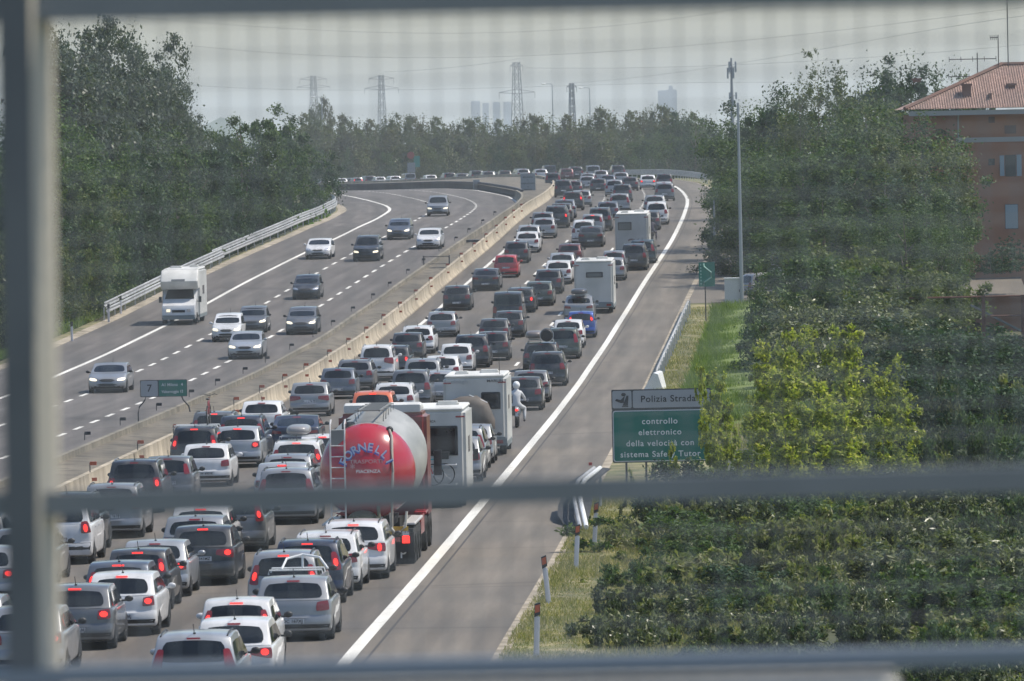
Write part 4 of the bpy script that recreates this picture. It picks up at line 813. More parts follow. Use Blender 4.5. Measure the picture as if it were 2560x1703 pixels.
# a parked car behind the cabinet
q = hit(1890, 752); put_car('suv', (q.x-.6, q.y+6, gr(q.y)-.15), -1.15, 'silver', 'silver SUV parked behind the grey utility cabinet, half hidden by trees', 'parked vehicles', 0, 0, False)
# ------------------------------------------------------------------ vegetation
def foliage(name, cols, trans=.28, gloss=.55):
    if name in MATS: return MATS[name]
    m = bpy.data.materials.new(name); m.use_nodes = True; nt = m.node_tree; nt.nodes.clear(); N = nt.nodes.new; Lk = nt.links.new
    o = N('ShaderNodeOutputMaterial'); p = N('ShaderNodeBsdfPrincipled'); t = N('ShaderNodeBsdfTranslucent'); mx = N('ShaderNodeMixShader'); g = N('ShaderNodeNewGeometry'); r = N('ShaderNodeValToRGB')
    r.color_ramp.elements[0].color = (*cols[0], 1); r.color_ramp.elements[1].color = (*cols[-1], 1)
    for i, c in enumerate(cols[1:-1]): e = r.color_ramp.elements.new((i+1)/(len(cols)-1)); e.color = (*c, 1)
    Lk(g.outputs['Random Per Island'], r.inputs[0]); Lk(r.outputs[0], p.inputs['Base Color'])
    p.inputs['Roughness'].default_value = gloss; p.inputs['Specular IOR Level'].default_value = .2
    v = N('ShaderNodeVectorMath'); v.operation = 'MULTIPLY'; v.inputs[1].default_value = (1.3, 1.5, .6); Lk(r.outputs[0], v.inputs[0]); Lk(v.outputs[0], t.inputs[0])
    mx.inputs[0].default_value = trans; Lk(p.outputs[0], mx.inputs[1]); Lk(t.outputs[0], mx.inputs[2]); Lk(mx.outputs[0], o.inputs[0]); MATS[name] = m; return m
def leaves(name, blobs, n, size, m, seed, droop=0.0, clump=.16, asp=.55, per=26, up=.45, zr=1.0):
    """crown of n small leaf blades gathered in clumps through the blobs (cx,cy,cz,rx,ry,rz)"""
    rg = np.random.default_rng(seed); vol = np.array([b[3]*b[4]*b[5] for b in blobs])**.67; K = max(6, n//per)
    bi = rg.choice(len(blobs), K, p=vol/vol.sum()); B = np.array(blobs)[bi]
    d = rg.normal(size=(K,3)); d /= np.linalg.norm(d, axis=1)[:,None]; rad = 1-.55*rg.random(K)**2.2
    cc = B[:,:3] + d*B[:,3:]*rad[:,None]; cs = clump*np.cbrt(B[:,3]*B[:,4]*B[:,5])*(.55+.9*rg.random(K))
    ci = rg.integers(0, K, n); P = cc[ci] + rg.normal(size=(n,3))*cs[ci][:,None]*np.array([1,1,.85/zr**.7]) * .62
    nr = d[ci]*.7 + rg.normal(size=(n,3))*.75 + np.array([0,0,up]); nr /= np.linalg.norm(nr, axis=1)[:,None]
    a = np.cross(nr, rg.normal(size=(n,3))); a[:,2] -= droop; a /= np.linalg.norm(a, axis=1)[:,None]; b = np.cross(nr, a); b /= np.linalg.norm(b, axis=1)[:,None]
    sz = size*(.6+.8*rg.random(n))[:,None]; a = a*sz*.5; b = b*sz*.5*asp; a[:,2] /= zr; b[:,2] /= zr
    V = np.stack([P-a, P+b*.9-a*.1, P+a, P-b*.9-a*.1], 1).reshape(-1, 3)
    me = bpy.data.meshes.new(name); me.vertices.add(4*n); me.vertices.foreach_set('co', V.astype(np.float32).ravel())
    me.loops.add(4*n); me.loops.foreach_set('vertex_index', np.arange(4*n, dtype=np.int32)); me.polygons.add(n)
    me.polygons.foreach_set('loop_start', np.arange(0, 4*n, 4, dtype=np.int32)); me.polygons.foreach_set('loop_total', np.full(n, 4, dtype=np.int32)); me.update(calc_edges=True); me.materials.append(m); return me
BARK = noisy('bark', (.10,.085,.065), (.19,.165,.13), 3, .95, 6, sscale=(1,1,.2)); BARKP = noisy('pale_bark', (.26,.25,.22), (.36,.35,.31), 3, .9, 6, sscale=(1,1,.3))
def trunk(h, r, seed, nb=7, spread=.3, m=None, start=.25):
    rg = random.Random(seed); mb = MB(); lean = rg.uniform(-.03,.03)
    mb.tube([(lean*h*t*t, .02*h*math.sin(t*3), h*t) for t in [0,.15,.3,.5,.7,.88,1]], [r*1.25,r,r*.85,r*.65,r*.45,r*.25,r*.08], 8)
    for k in range(nb):
        t = start + (.9-start)*k/nb; a = k*2.4+rg.random(); L = h*spread*(1.05-t)*rg.uniform(.8,1.3); z = h*t
        mb.tube([(0,0,z),(math.cos(a)*L*.5,math.sin(a)*L*.5,z+L*.45),(math.cos(a)*L,math.sin(a)*L,z+L*1.0)], [r*.4,r*.25,r*.06], 5)
    return mb.mesh('trunk', m or BARK)
# unit trees: height 1, half width .5
F_POP = foliage('poplar_leaves', [(.038,.058,.040),(.060,.086,.054),(.085,.110,.075),(.14,.16,.125)], .22, .42)
F_MID = foliage('broad_leaves', [(.028,.055,.020),(.050,.092,.032),(.078,.125,.040),(.115,.16,.055)])
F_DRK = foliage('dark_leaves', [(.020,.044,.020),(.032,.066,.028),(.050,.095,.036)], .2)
F_FAR = foliage('far_poplar_leaves', [(0.042,0.065,0.023),(0.069,0.097,0.032),(0.102,0.124,0.046),(0.092,0.087,0.046)])
F_YEL = foliage('yellow_green_leaves', [(.10,.14,.035),(.21,.25,.045),(.36,.38,.07),(.50,.48,.12),(.17,.22,.05),(.30,.32,.07)], .42, .5)
F_BSH = foliage('bramble_leaves', [(0.022,0.037,0.013),(0.044,0.066,0.022),(0.088,0.110,0.040),(0.194,0.211,0.097),(0.317,0.317,0.194),(0.044,0.070,0.022),(0.070,0.088,0.026)], .25, .3)  # palest leaf tones stand in for bright highlights
F_LIT = foliage('light_leaves', [(0.055,0.078,0.027),(0.086,0.113,0.039),(0.117,0.140,0.055),(0.148,0.164,0.078)], .32)
F_BDK = foliage('dark_bramble_leaves', [(.018,.033,.013),(.035,.056,.020),(.06,.085,.03),(.12,.14,.06)], .2, .5)  # dark tone on some bushes stands in for shaded hollows
F_BLT = foliage('light_bramble_leaves', [(0.079,0.106,0.026),(0.132,0.158,0.044),(0.211,0.220,0.088),(0.282,0.264,0.158)], .35, .5)  # pale tone on some bushes stands in for lit patches
F_FA2 = foliage('far_brown_leaves', [(.05,.065,.028),(.08,.088,.04),(.105,.10,.05)], .3)
F_BRT = foliage('bright_leaves', [(.10,.19,.03),(.15,.26,.04)], .4)
F_WISP = foliage('wispy_leaves', [(.06,.085,.04),(.09,.12,.055),(.12,.14,.08)], .3)
def blobs_round(seed, k=9):
    rg = random.Random(seed); B = [(0,0,.56,.36,.36,.36)]
    for i in range(k): a = i*2.4+rg.random(); z = .28+.58*i/k; rr = .30*math.sin(math.pi*min(1, (z-.08)*1.0)); B.append((math.cos(a)*rr, math.sin(a)*rr, z, rg.uniform(.15,.25), rg.uniform(.15,.25), rg.uniform(.09,.15)))
    return B
def blobs_pop(seed, k=12):
    rg = random.Random(seed); B = [(0,0,.5,.30,.30,.46)]
    for i in range(k): a = i*2.4+rg.random(); z = .12+.84*i/k; rr = .30*(1-abs(z-.42)*.95); B.append((math.cos(a)*rr, math.sin(a)*rr, z, .17, .17, .12))
    return B
def blobs_shrub(seed, k=9):
    rg = random.Random(seed); B = [(0,0,.40,.36,.36,.38)]
    for i in range(k): a = i*2.4+rg.random(); z = rg.uniform(.15,.86); rr = .33*(1-max(0,z-.5)*1.2); B.append((math.cos(a)*rr, math.sin(a)*rr, z, .18, .18, .17))
    return B
TREES = {}
def proto(kind, k):
    key = (kind, k)
    if key in TREES: return TREES[key]
    s = hash(kind) % 1000 if False else sum(map(ord, kind)) + 31*k
    if kind == 'poplar': r = (trunk(.92,.018,s,9,.22), leaves('crown', blobs_pop(s), 27000, .026, F_POP, s, .6, .26, .6, 90, zr=1.9), 'poplar')
    elif kind == 'broad': r = (trunk(.85,.022,s,8,.4), leaves('crown', blobs_round(s), 21000, .021, F_MID, s, .2, .22, .6, 150, zr=1.6), 'broadleaf tree')
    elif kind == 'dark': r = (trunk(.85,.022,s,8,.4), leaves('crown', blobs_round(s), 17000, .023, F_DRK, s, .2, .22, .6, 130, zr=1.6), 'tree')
    elif kind == 'far': r = (trunk(.95,.012,s,8,.15,BARKP,.4), leaves('crown', blobs_round(s, 11) if k % 2 else blobs_pop(s, 9), 7000, .055, F_FAR, s, .5, .28, zr=2.3), 'poplar')
    elif kind == 'wisp': r = (trunk(.98,.012,s,14,.26,None,.3), leaves('crown', blobs_pop(s, 14), 7000, .030, F_WISP, s, .2, .16, zr=3), 'tree')
    elif kind == 'shrub': r = (trunk(.6,.02,s,8,.5,None,.05), leaves('foliage', blobs_shrub(s), 15000, .027, F_MID, s, .3, .24, .6, 110), 'shrub')
    elif kind == 'bramble': r = (trunk(.6,.016,s,10,.6,None,.05), leaves('foliage', blobs_shrub(s, 12), 13000, .042, F_BSH, s, .9, .17, .40, 90), 'shrub')
    elif kind == 'bright': r = (trunk(.5,.02,s,6,.5,None,.05), leaves('foliage', blobs_shrub(s), 3500, .06, F_BRT, s, .3, .18), 'shrub')
    elif kind == 'sapling':
        rg = random.Random(s); B = []
        for i in range(16): z = .10+.86*i/16; a = rg.random()*6.3; rr = .30*(1.15-z); B.append((math.cos(a)*rr, math.sin(a)*rr, z+rg.uniform(-.03,.03), .17*rg.uniform(.7,1.4), .17*rg.uniform(.7,1.4), rg.uniform(.04,.075)))
        r = (trunk(.98,.006,s,8,.1,None,.3), leaves('foliage', B, 6800, .058, F_YEL, s, .35, .30, .5, 60, zr=3.0), 'sapling')
    elif kind == 'cypress':
        B = [(0,0,z,.42*(1-z)**.6+.05,.42*(1-z)**.6+.05,.14) for z in (.12,.26,.4,.54,.68,.82,.93)]
        r = (trunk(.9,.02,s,3,.1), leaves('crown', B, 3500, .05, F_DRK, s, .1, .14), 'cypress')
    TREES[key] = r; return r
TN = {'poplar':'poplar_tree','broad':'broadleaf_tree','dark':'broadleaf_tree','far':'poplar_tree','wisp':'slender_tree','shrub':'shrub','bramble':'bramble_bush','bright':'shrub','sapling':'sapling','cypress':'cypress_tree'}
NP = {'poplar':3,'broad':4,'dark':3,'far':6,'wisp':2,'shrub':3,'bramble':4,'bright':1,'sapling':4,'cypress':1}
tcount = {}
def plant(kind, x, ytop, Y, wd, label, group, base=None, dY=None):
    k = tcount.get(kind, 0); tcount[kind] = k+1; tr, cr, cat = proto(kind, k % NP[kind]); p = atY(x, ytop, Y); b = BASE if base is None else base; lean = (0, 0)
    if x < 760 and Y < 640 and kind != 'bright': p.x = min(p.x, float(np.interp(Y, LL[:,1][:330], LL[:,0][:330]))-5.0-wd*.36)
    if 1640 < x and 230 < Y < 900 and kind not in ('sapling','bramble'): p.x = max(p.x, float(np.interp(Y, RE[:,1][:300], RE[:,0][:300]))+3.2+wd*.36)
    if kind in ('sapling','bramble'): lean = (rnd.uniform(-.13,.13), rnd.uniform(-.13,.13)); ytop += rnd.uniform(-25,35)
    r = empty(TN[kind], (p.x, Y, b), k*2.1, label, cat, group); r.rotation_euler = (lean[0], lean[1], k*2.1); h = max(.6, p.z-b)*{'broad':1.07,'dark':1.07,'shrub':1.08}.get(kind, 1.0)
    alt = {'broad': (None, F_LIT, None, F_DRK), 'dark': (None, None, F_MID), 'shrub': (F_BSH, F_DRK, F_LIT, None, F_DRK), 'bramble': (None, F_BDK, None, F_MID, F_BLT), 'far': (None, None, F_FA2)}.get(kind, (None,)); ov = alt[(k*7+k//3) % len(alt)]
    for n_, me in (('trunk' if cat not in ('shrub','sapling') else 'stem', tr), (('crown' if 'tree' in TN[kind] else 'foliage'), cr)):
        o = mobj(n_, me, r); o.scale = (wd, wd, h)
        if ov and me is cr: o.material_slots[0].link = 'OBJECT'; o.material_slots[0].material = ov
    return r
def ordn(i): return ['first','second','third','fourth','fifth','sixth','seventh','eighth','ninth','tenth','eleventh','twelfth'][i] if i < 12 else f'{i+1}th'
def row(kind, pts, desc, group, base=None):
    if kind in ('broad','dark'): pts = [(a, b, c, d*1.28) for (a, b, c, d) in pts]
    for i, (x, yt, Y, wd) in enumerate(sorted(pts)):
        plant(kind, x, yt, Y, wd, f'{desc}, {ordn(i)} from the left' if len(pts) > 1 else desc, group, base)
row('poplar', [(150,62,470,11),(215,58,490,11),(290,66,510,11),(345,84,525,10),(395,100,540,8.5),(432,170,545,7.5),(468,250,548,6.5),(120,60,500,9)], 'tall grey green poplar of the high clump at left', 'tall poplars at left')
row('broad', [(150,235,440,9.5),(225,330,432,8),(300,300,452,8),(330,430,436,7.5),(390,500,436,6),(180,470,420,7)], 'leafy mid green tree in front of the high poplars', 'green trees left of the road')
row('dark', [(420,330,470,8),(490,310,500,8),(560,320,520,8),(470,440,470,7),(560,450,505,6.5),(610,420,525,6),(640,240,560,8.5),(700,270,575,8),(720,320,610,7),(690,380,560,6.5),(770,370,660,7),(640,470,545,5.5),(715,440,590,5.5)], 'dark green tree above the left guardrail', 'dark trees left of the bend')
row('shrub', [(165,620,400,6.5),(230,640,412,5),(300,610,428,5.5),(370,590,440,5),(440,560,455,5),(520,540,480,5),(600,520,520,4.5),(660,510,545,4),(110,600,396,6)], 'dense green shrub at the foot of the left trees', 'shrubs behind the left guardrail')
row('bright', [(745,528,572,2.4),(768,512,580,2.4),(790,502,590,2.2)], 'sunlit bright green bush by the far guardrail', 'bright bushes', base=gl(610)-1.6)
fp = []; rg = random.Random(3)
for i in range(38):
    x = 760+i*27+rg.uniform(-7,7); Y = (1190 if x < 1270 else 1110)+rg.uniform(-20,20); t = 283+rg.uniform(-14,16)-(16 if x > 1480 else 0); fp.append((x, t, Y, rg.uniform(5.2,7.2)))
row('far', fp, 'poplar in the long row beyond the bend', 'row of poplars beyond the bend')
fp = [(770+i*52+rg.uniform(-9,9), 325+rg.uniform(-12,14), (1150 if i < 10 else 1075)+rg.uniform(-8,8), rg.uniform(7,9)) for i in range(19)]
row('far', fp, 'lower dusty green tree in front of the poplar row', 'lower trees beyond the bend')
row('shrub', [(800+i*56, 385+rg.uniform(-6,8), 1135 if i < 8 else 1068, 5.5) for i in range(15)], 'dark hedge shrub under the poplar row', 'hedge beyond the bend')
row('far', [(790,235,1500,4.5),(818,240,1520,5)], 'bluish far tree standing above the poplar row under a pylon', 'far trees under the pylon')
row('broad', [(1745,265,600,7.5),(1800,255,560,7.5),(1885,240,505,8),(1965,212,490,8),(2080,215,480,9),(2170,230,470,9),(2270,290,452,9),(2300,330,440,7),(2110,330,452,9),(2000,350,455,8.5),(1900,370,470,8),(1815,390,510,7),(1740,370,585,6.5),(2210,400,436,8.5),(2310,440,432,5.5),(2260,520,425,6),(2060,470,436,8),(1690,300,700,7),(2350,540,430,4)], 'leafy green tree of the big clump right of the motorway', 'trees of the right clump')
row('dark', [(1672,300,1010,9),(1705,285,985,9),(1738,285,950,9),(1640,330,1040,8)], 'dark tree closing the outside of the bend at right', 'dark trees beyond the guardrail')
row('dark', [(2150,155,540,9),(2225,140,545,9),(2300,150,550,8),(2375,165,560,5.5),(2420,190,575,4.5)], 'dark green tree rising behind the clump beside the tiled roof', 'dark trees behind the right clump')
row('wisp', [(2045,128,478,4.5),(2000,175,474,4),(2100,160,482,4)], 'slender bare tipped tree sticking out above the right clump', 'slender trees')
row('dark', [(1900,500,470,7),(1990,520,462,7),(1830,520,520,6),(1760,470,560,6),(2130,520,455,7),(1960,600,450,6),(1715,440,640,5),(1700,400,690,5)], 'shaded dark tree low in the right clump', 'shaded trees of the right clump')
row('shrub', [(2040,655,345,8),(2150,640,350,8),(2250,700,330,8),(1965,690,352,5.5),(2340,700,345,7),(2100,760,310,8),(2220,790,300,8),(2330,820,290,8),(2010,760,320,5.5),(2420,850,300,8),(2520,860,300,8),(1975,640,372,5)], 'large green shrub between the grass bank and the building', 'shrubs of the right bank')
row('cypress', [(2505,600,430,2.6),(2530,590,436,2.6),(2475,625,428,2.2)], 'small dark cypress against the orange wall', 'cypresses by the building', base=2.5)
row('sapling', [(1880,780,214,2.1),(1915,840,222,2.3),(1955,822,210,2.2),(1998,785,218,2.2),(2058,770,213,2.6),(2100,860,206,2.5),(1798,872,214,.9),(1845,905,207,1.5),(1905,900,204,2.6),(1985,890,203,2.6),(2140,900,214,2.4),(2195,925,209,2.2),(2285,868,236,1.6),(1782,965,212,1.2),(1808,1000,204,1.6),(2050,930,200,2.6),(2125,960,199,2.6),(1655,1150,206,.5),(1705,1095,204,.55),(1608,1150,215,.4),(2240,985,205,2.2),(1870,985,199,2.4)], 'yellow green sapling with drooping leaves beside the green sign', 'yellow green saplings')
bp = []
for (yt, Y, x0, st, wd) in ((950,232,2330,105,3.4),(1010,222,2230,120,3.4),(1075,214,2100,130,3.2),(1165,206,1665,125,3.0),(1195,197,1640,125,3.0),(1300,186,1630,130,3.0),(1390,176,1600,130,2.9),(1480,166,1640,130,2.8),(1570,157,1600,125,2.6),(1645,150,1540,120,2.3),(1215,192,1670,170,4.2),(1320,182,1680,175,4.2),(1430,171,1650,180,4.0),(1530,161,1570,110,2.6),(1610,153,1490,105,2.2),(1500,166,1530,150,2.8)):
    x = x0
    while x < 2600: bp.append((x+rg.uniform(-25,25), yt+rg.uniform(-60,60), Y+rg.uniform(-5,5), wd*rg.uniform(.8,1.4))); x += st
row('shrub', [(1690,1165,206,4.6),(1880,1125,210,5),(2120,1050,217,5.5),(2390,950,229,6),(2540,985,226,5),(1740,1300,190,4.4),(1990,1250,194,5),(2260,1190,199,5.4),(2480,1150,202,5),(1820,1420,176,4.2),(2110,1390,180,5),(2400,1340,184,5),(1730,1510,166,3.6),(1960,1540,166,4.2),(2280,1490,170,4.6),(2520,1480,172,4.2)], 'rounded leafy mound rising out of the bottom right thicket', 'mounds of the bottom right thicket')
row('bramble', bp, 'bramble bush of the thicket at bottom right', 'thicket at bottom right')
row('bramble', [(1560,1225,205,1.1),(1530,1400,180,1.2),(1500,1480,172,1.3),(1460,1560,164,1.0),(1530,1580,158,1.3),(1410,1600,163,.7)], 'small leafy bush at the edge of the grass verge', 'small bushes on the verge')
# grass tufts on the near verge
rg2 = np.random.default_rng(5)
def tufts(name, m, n, o0, o1, Y0, Y1, hgt, off=offR, Z=None, w0=.012, label=None):
    Z = ZR if Z is None else Z; lo, hi = off(o0), off(o1); ii = [i for i in range(len(lo)) if Y0 < lo[i][1] < Y1 and abs(lo[i][0]) < 60]; u = rg2.random(n)*(len(ii)-1.01)+ii[0]; i0 = u.astype(int); f = (u-i0)[:,None]; t = rg2.random(n)[:,None]
    cl = np.sin(u*1.7)*np.cos(u*.9+t[:,0]*7)*.4+.75
    p = (lo[i0]*(1-f)+lo[i0+1]*f)*(1-t) + (hi[i0]*(1-f)+hi[i0+1]*f)*t; z = Z[i0]-.02-.06*t[:,0]*(abs(o1-o0)/4)
    h = hgt*(.4+rg2.random(n))*cl; a = rg2.random(n)*6.28; ln = rg2.normal(size=(n,2))*h[:,None]*.35; w_ = w0*(.7+rg2.random(n)); dx, dy = np.cos(a)*w_, np.sin(a)*w_
    V = np.stack([np.c_[p[:,0]-dx,p[:,1]-dy,z], np.c_[p[:,0]+dx,p[:,1]+dy,z], np.c_[p[:,0]+ln[:,0],p[:,1]+ln[:,1],z+h]], 1).reshape(-1,3)
    me = bpy.data.meshes.new(name); me.vertices.add(3*n); me.vertices.foreach_set('co', V.astype(np.float32).ravel()); me.loops.add(3*n); me.loops.foreach_set('vertex_index', np.arange(3*n, dtype=np.int32)); me.polygons.add(n)
    me.polygons.foreach_set('loop_start', np.arange(0,3*n,3,dtype=np.int32)); me.polygons.foreach_set('loop_total', np.full(n,3,dtype=np.int32)); me.update(calc_edges=True); me.materials.append(m)
    return tag(mobj(name, me), label, 'grass', kind='stuff')
F_GR = foliage('grass_blades', [(.12,.15,.045),(.20,.21,.07),(.32,.28,.14),(.42,.35,.21),(.16,.17,.06),(.35,.29,.17)], .35, .6)
F_GG = foliage('green_blades', [(.09,.15,.025),(.13,.19,.04),(.18,.22,.06)], .35, .6)
tufts('verge_grass', F_GR, 110000, 3.3, 8.5, 148, 235, .13, label='sunburnt grass and weeds on the verge below the marker posts')
tufts('verge_grass', F_GR, 40000, 3.8, 9, 262, 432, .22, w0=.02, label='dry pale grass beside the guardrail on the bank')
tufts('bank_grass', F_GG, 100000, 5.2, 13, 290, 432, .5, w0=.03, label='green grass covering the bank by the utility cabinet')
tufts('verge_grass', F_GG, 12000, -5.2, -7.5, 385, 470, .35, offL, ZL, .03, label='green grass strip beside the left hard shoulder')
tufts('median_weeds', F_GR, 16000, -14.8, -13.8, 150, 560, .14, w0=.02, label='dry weeds in the median between the two barriers')
# ------------------------------------------------------------------ signs, posts, poles
GSIGN = mat('green_sign', (.012,.16,.125), .45); SWHITE = mat('sign_white', (.62,.63,.66), .5); SDARK = mat('sign_frame', (.05,.055,.06), .5); SWHITE_SHADED = mat('sign_white_shaded', (.35,.36,.38), .5)  # second sign white is greyed, with shade put into the colour
def panel(parent, name, m, x0, x1, z0, z1, y=0.0, th=.03, r=.05):
    mb = MB(); n = 4; pts = []
    for (cx, cz, a0) in ((x1-r,z1-r,0),(x0+r,z1-r,90),(x0+r,z0+r,180),(x1-r,z0+r,270)):
        for k in range(n+1): t = R(a0+90*k/n); pts.append((cx+r*math.cos(t), cz+r*math.sin(t)))
    k = len(pts); mb.add([(x, y, z) for x, z in pts]+[(x, y+th, z) for x, z in pts], [tuple(range(k)), tuple(range(k, 2*k))[::-1]]+[(i, (i+1) % k, k+(i+1) % k, k+i) for i in range(k)])
    return ob(name, mb, m, parent, 0)
# big police sign
Ys = 236; a = atY(1528, 975, Ys); b = atY(1777, 1158, Ys); s = 18000/Ys; W0 = 249/s; zt = a.z; zb = a.z - 183/s; gz = gr(Ys)-.3
sg = empty('road_sign', (a.x, Ys, gz), 0, 'big green speed control sign under a white police panel, half hidden by yellow saplings', 'road sign')
h0, h1 = zb-gz, zt-gz; hm = h1-.66
panel(sg, 'upper_panel', SDARK, 0, W0, hm, h1, .0, .03, .03); up = panel(sg, 'white_panel', SWHITE_SHADED, .70, W0-.03, hm+.05, h1-.04, -.010, .008, .06); pi = panel(sg, 'pictogram_panel', SWHITE_SHADED, .03, .66, hm+.05, h1-.04, -.010, .008, .06)
lp = panel(sg, 'green_panel', SDARK, 0, W0, 0+h0, hm, .0, .03, .06); panel(sg, 'white_border', SWHITE, .03, W0-.03, h0+.03, hm-.03, -.008, .007, .09); panel(sg, 'green_field', GSIGN, .06, W0-.06, h0+.06, hm-.06, -.016, .007, .07)
text('Polizia Stradale', .30, INK, sg, (1.98, -.014, h1-.33), name='upper_text', spacing=1.10)
for i, l in enumerate(('controllo', 'elettronico', 'della velocità con', 'sistema Safety Tutor')): text(l, .27, WHT, sg, (1.57, -.022, hm-.40-.36*i), name='text_line', spacing=1.15)
mb = MB(); mb.ball((.40,-.02,h1-.16), .07, (1.1,.15,.8), 10, 6); mb.add([(.30,-.02,hm+.32),(.44,-.02,hm+.46),(.40,-.02,hm+.22),(.16,-.02,hm+.36),(.12,-.02,hm+.30),(.30,-.02,hm+.22)], [(4,5,0,3),(0,5,2,1)])
mb.add([(.36,-.021,hm+.13),(.54,-.021,hm+.13),(.56,-.021,hm+.46),(.50,-.021,hm+.46)], [(0,1,2,3)]); mb.add([(.34,-.022,hm+.09),(.55,-.022,hm+.09),(.55,-.022,hm+.12),(.34,-.022,hm+.12)], [(0,1,2,3)]); ob('pictogram', mb, INK, pi, 0)
for x in (.45, 1.1, 1.75, 2.6):
    mb = MB(); mb.tube([(x,.06,0),(x,.06,h1-.1)], .035, 8); ob('post', mb, DARKM, sg)
# small sign over the median
Ys = 297; s = 18000/Ys; p = atY(409, 971, Ys); gz = gr(Ys)+.3; zc = p.z-gz
sg = empty('road_sign', (p.x, Ys, gz), 0, 'small sign with black 7 and green panel on curved legs above the median', 'road sign')
panel(sg, 'backing', SDARK, -.97,.97,zc-.35,zc+.35,0,.03,.04); panel(sg, 'number_panel', SWHITE_SHADED, -.94,-.24,zc-.32,zc+.32,-.01,.008,.05); panel(sg, 'green_panel', mat('green_sign'), -.20,.95,zc-.33,zc+.33,-.01,.008,.04)
text('7', .42, INK, sg, (-.59,-.016,zc)); text('A1 Milano   4', .17, WHT, sg, (.36,-.016,zc+.14), sx=.95); text('Valsamoggia 12', .16, WHT, sg, (.36,-.016,zc-.14), sx=.9)
for sx in (-1, 1):
    mb = MB(); mb.tube([(sx*.72,.05,zc-.3),(sx*.80,.05,zc-.5),(sx*1.02,.05,zc-.75),(sx*1.07,.05,zc-1.0),(sx*1.07,.05,-.05)], .03, 8); ob('leg', mb, DARKM, sg)
# green arrow sign
Ys = 412; s = 18000/Ys; p = atY(1767, 686, Ys); gz = gr(Ys)
sg = empty('road_sign', (p.x, Ys, gz), 0, 'green lane diagram sign on a thin post in front of the shaded guardrail', 'road sign'); zc = p.z-gz
panel(sg, 'panel', GSIGN, -.46,.46,zc-.70,zc+.70,0,.03,.05)
mb = MB(); mb.tube([(-.18,-.02,zc+.62),(-.15,-.02,zc+.45),(.25,-.02,zc+.12),(.25,-.02,zc-.18),(-.15,-.02,zc-.45),(-.18,-.02,zc-.62)], .045, 4); ob('arrow', mb, mat('pale_green', (.30,.50,.44), .5), sg)
mb = MB()
for k in range(7): mb.box((-.34,-.012,zc+.55-.18*k), (.06,.01,.09))
ob('lane_dashes', mb, mat('pale_green'), sg); mb = MB(); mb.tube([(-.1,.05,0),(-.1,.05,zc+.6)], .035, 8); ob('post', mb, DARKM, sg)
# cabinet, poles, barrier, parking sign
p = hit(1833, 765); cb = empty('utility_cabinet', (p.x, p.y, gr(p.y)), -.12, 'grey utility cabinet standing on the lay-by edge beside the tall pole', 'cabinet')
mb = MB(); v, f = rbox(-.5,.5,0,.75,0,1.62,.02,1); mb.add(v, f); ob('housing', mb, mat('cabinet_paint', (.52,.53,.54), .5), cb); mb = MB(); mb.box((0,.37,1.65), (1.08,.85,.06)); ob('lid', mb, WHITE, cb); mb = MB(); mb.box((.40,-.01,.9), (.06,.03,.16)); ob('handle', mb, PLAST, cb)
def pole(x, yb, yt, rr, label, lamp=False, Y=None, name='light_pole'):
    p = hit(x, yb) if Y is None else atY(x, yb, Y); q = atY(x, yt, p.y); z0 = gr(p.y)-.5 if Y is None else p.z; h = q.z-z0; r = empty(name, (p.x, p.y, z0), 0, label, 'pole')
    mb = MB(); mb.tube([(0,0,0),(0,0,h)], [rr, rr*.55], 10); ob('shaft', mb, mat('pole_grey', (.34,.37,.40), .5, .3), r)
    if lamp:
        mb = MB(); mb.tube([(0,0,h),(-.25,0,h+.15),(-1.3,0,h+.22)], rr*.5, 6); ob('arm', mb, mat('pole_grey'), r); mb = MB(); mb.ball((-1.6,0,h+.2), .38, (1.3,.7,.35)); ob('lamp_head', mb, WHITE, r)
    return r
pole(1855, 765, 257, .13, 'tall grey pole rising beside the cabinet in front of the trees', name='tall_pole')
pole(1788, 660, 500, .10, 'shorter grey pole in the tree shade left of the tall pole', Y=470)
pole(1383, 330, 212, .12, 'far street lamp left of the thin pylon', True, 1350, 'street_lamp'); pole(1476, 330, 222, .12, 'far street lamp right of the thin pylon', True, 1350, 'street_lamp'); pole(806, 330, 245, .12, 'far street lamp near the left pylon', True, 1400, 'street_lamp')
for i, x in enumerate((1602, 1625, 1651)): pole(x, 432, 357, .06, ('left','middle','right')[i]+' of three thin pale poles under the far trees', Y=1040, name='thin_pole')
p = atY(1940, 655, 440); sg = empty('road_sign', (p.x, 440, gr(440)), 0, 'white no stopping sign panel in the shade of the trees', 'road sign'); zc = p.z-gr(440)
panel(sg, 'panel', SWHITE, -.32,.32,zc-.62,zc+.62,0,.03,.05); mb = MB(); mb.lathe((0,-.01,zc+.28), [(0,-.01),(.18,-.01),(.18,.0)], 20, 'Y'); ob('blue_disc', mb, mat('sign_blue', (.04,.08,.35), .5), sg); mb = MB(); mb.lathe((0,-.015,zc+.28), [(.17,-.01),(.23,-.01),(.23,.0),(.17,0)], 20, 'Y'); mb.box((0,-.02,zc+.28), (.04,.01,.38), 0); ob('red_ring', mb, REDM, sg); mb = MB(); mb.tube([(0,.05,0),(0,.05,zc+.5)], .04, 8); ob('post', mb, DARKM, sg)
p = hit(1872, 748); bb = empty('yellow_barrier', (p.x, p.y, gr(p.y)), .1, 'small yellow tubular barrier in front of the parked SUV', 'barrier'); mb = MB(); mb.tube([(-.5,0,0),(-.5,0,.85),(.5,0,.85),(.5,0,0)], .03, 6); mb.tube([(-.5,0,.45),(.5,0,.45)], .025, 6); ob('frame', mb, mat('yellow_paint', (.55,.40,.05), .5), bb)
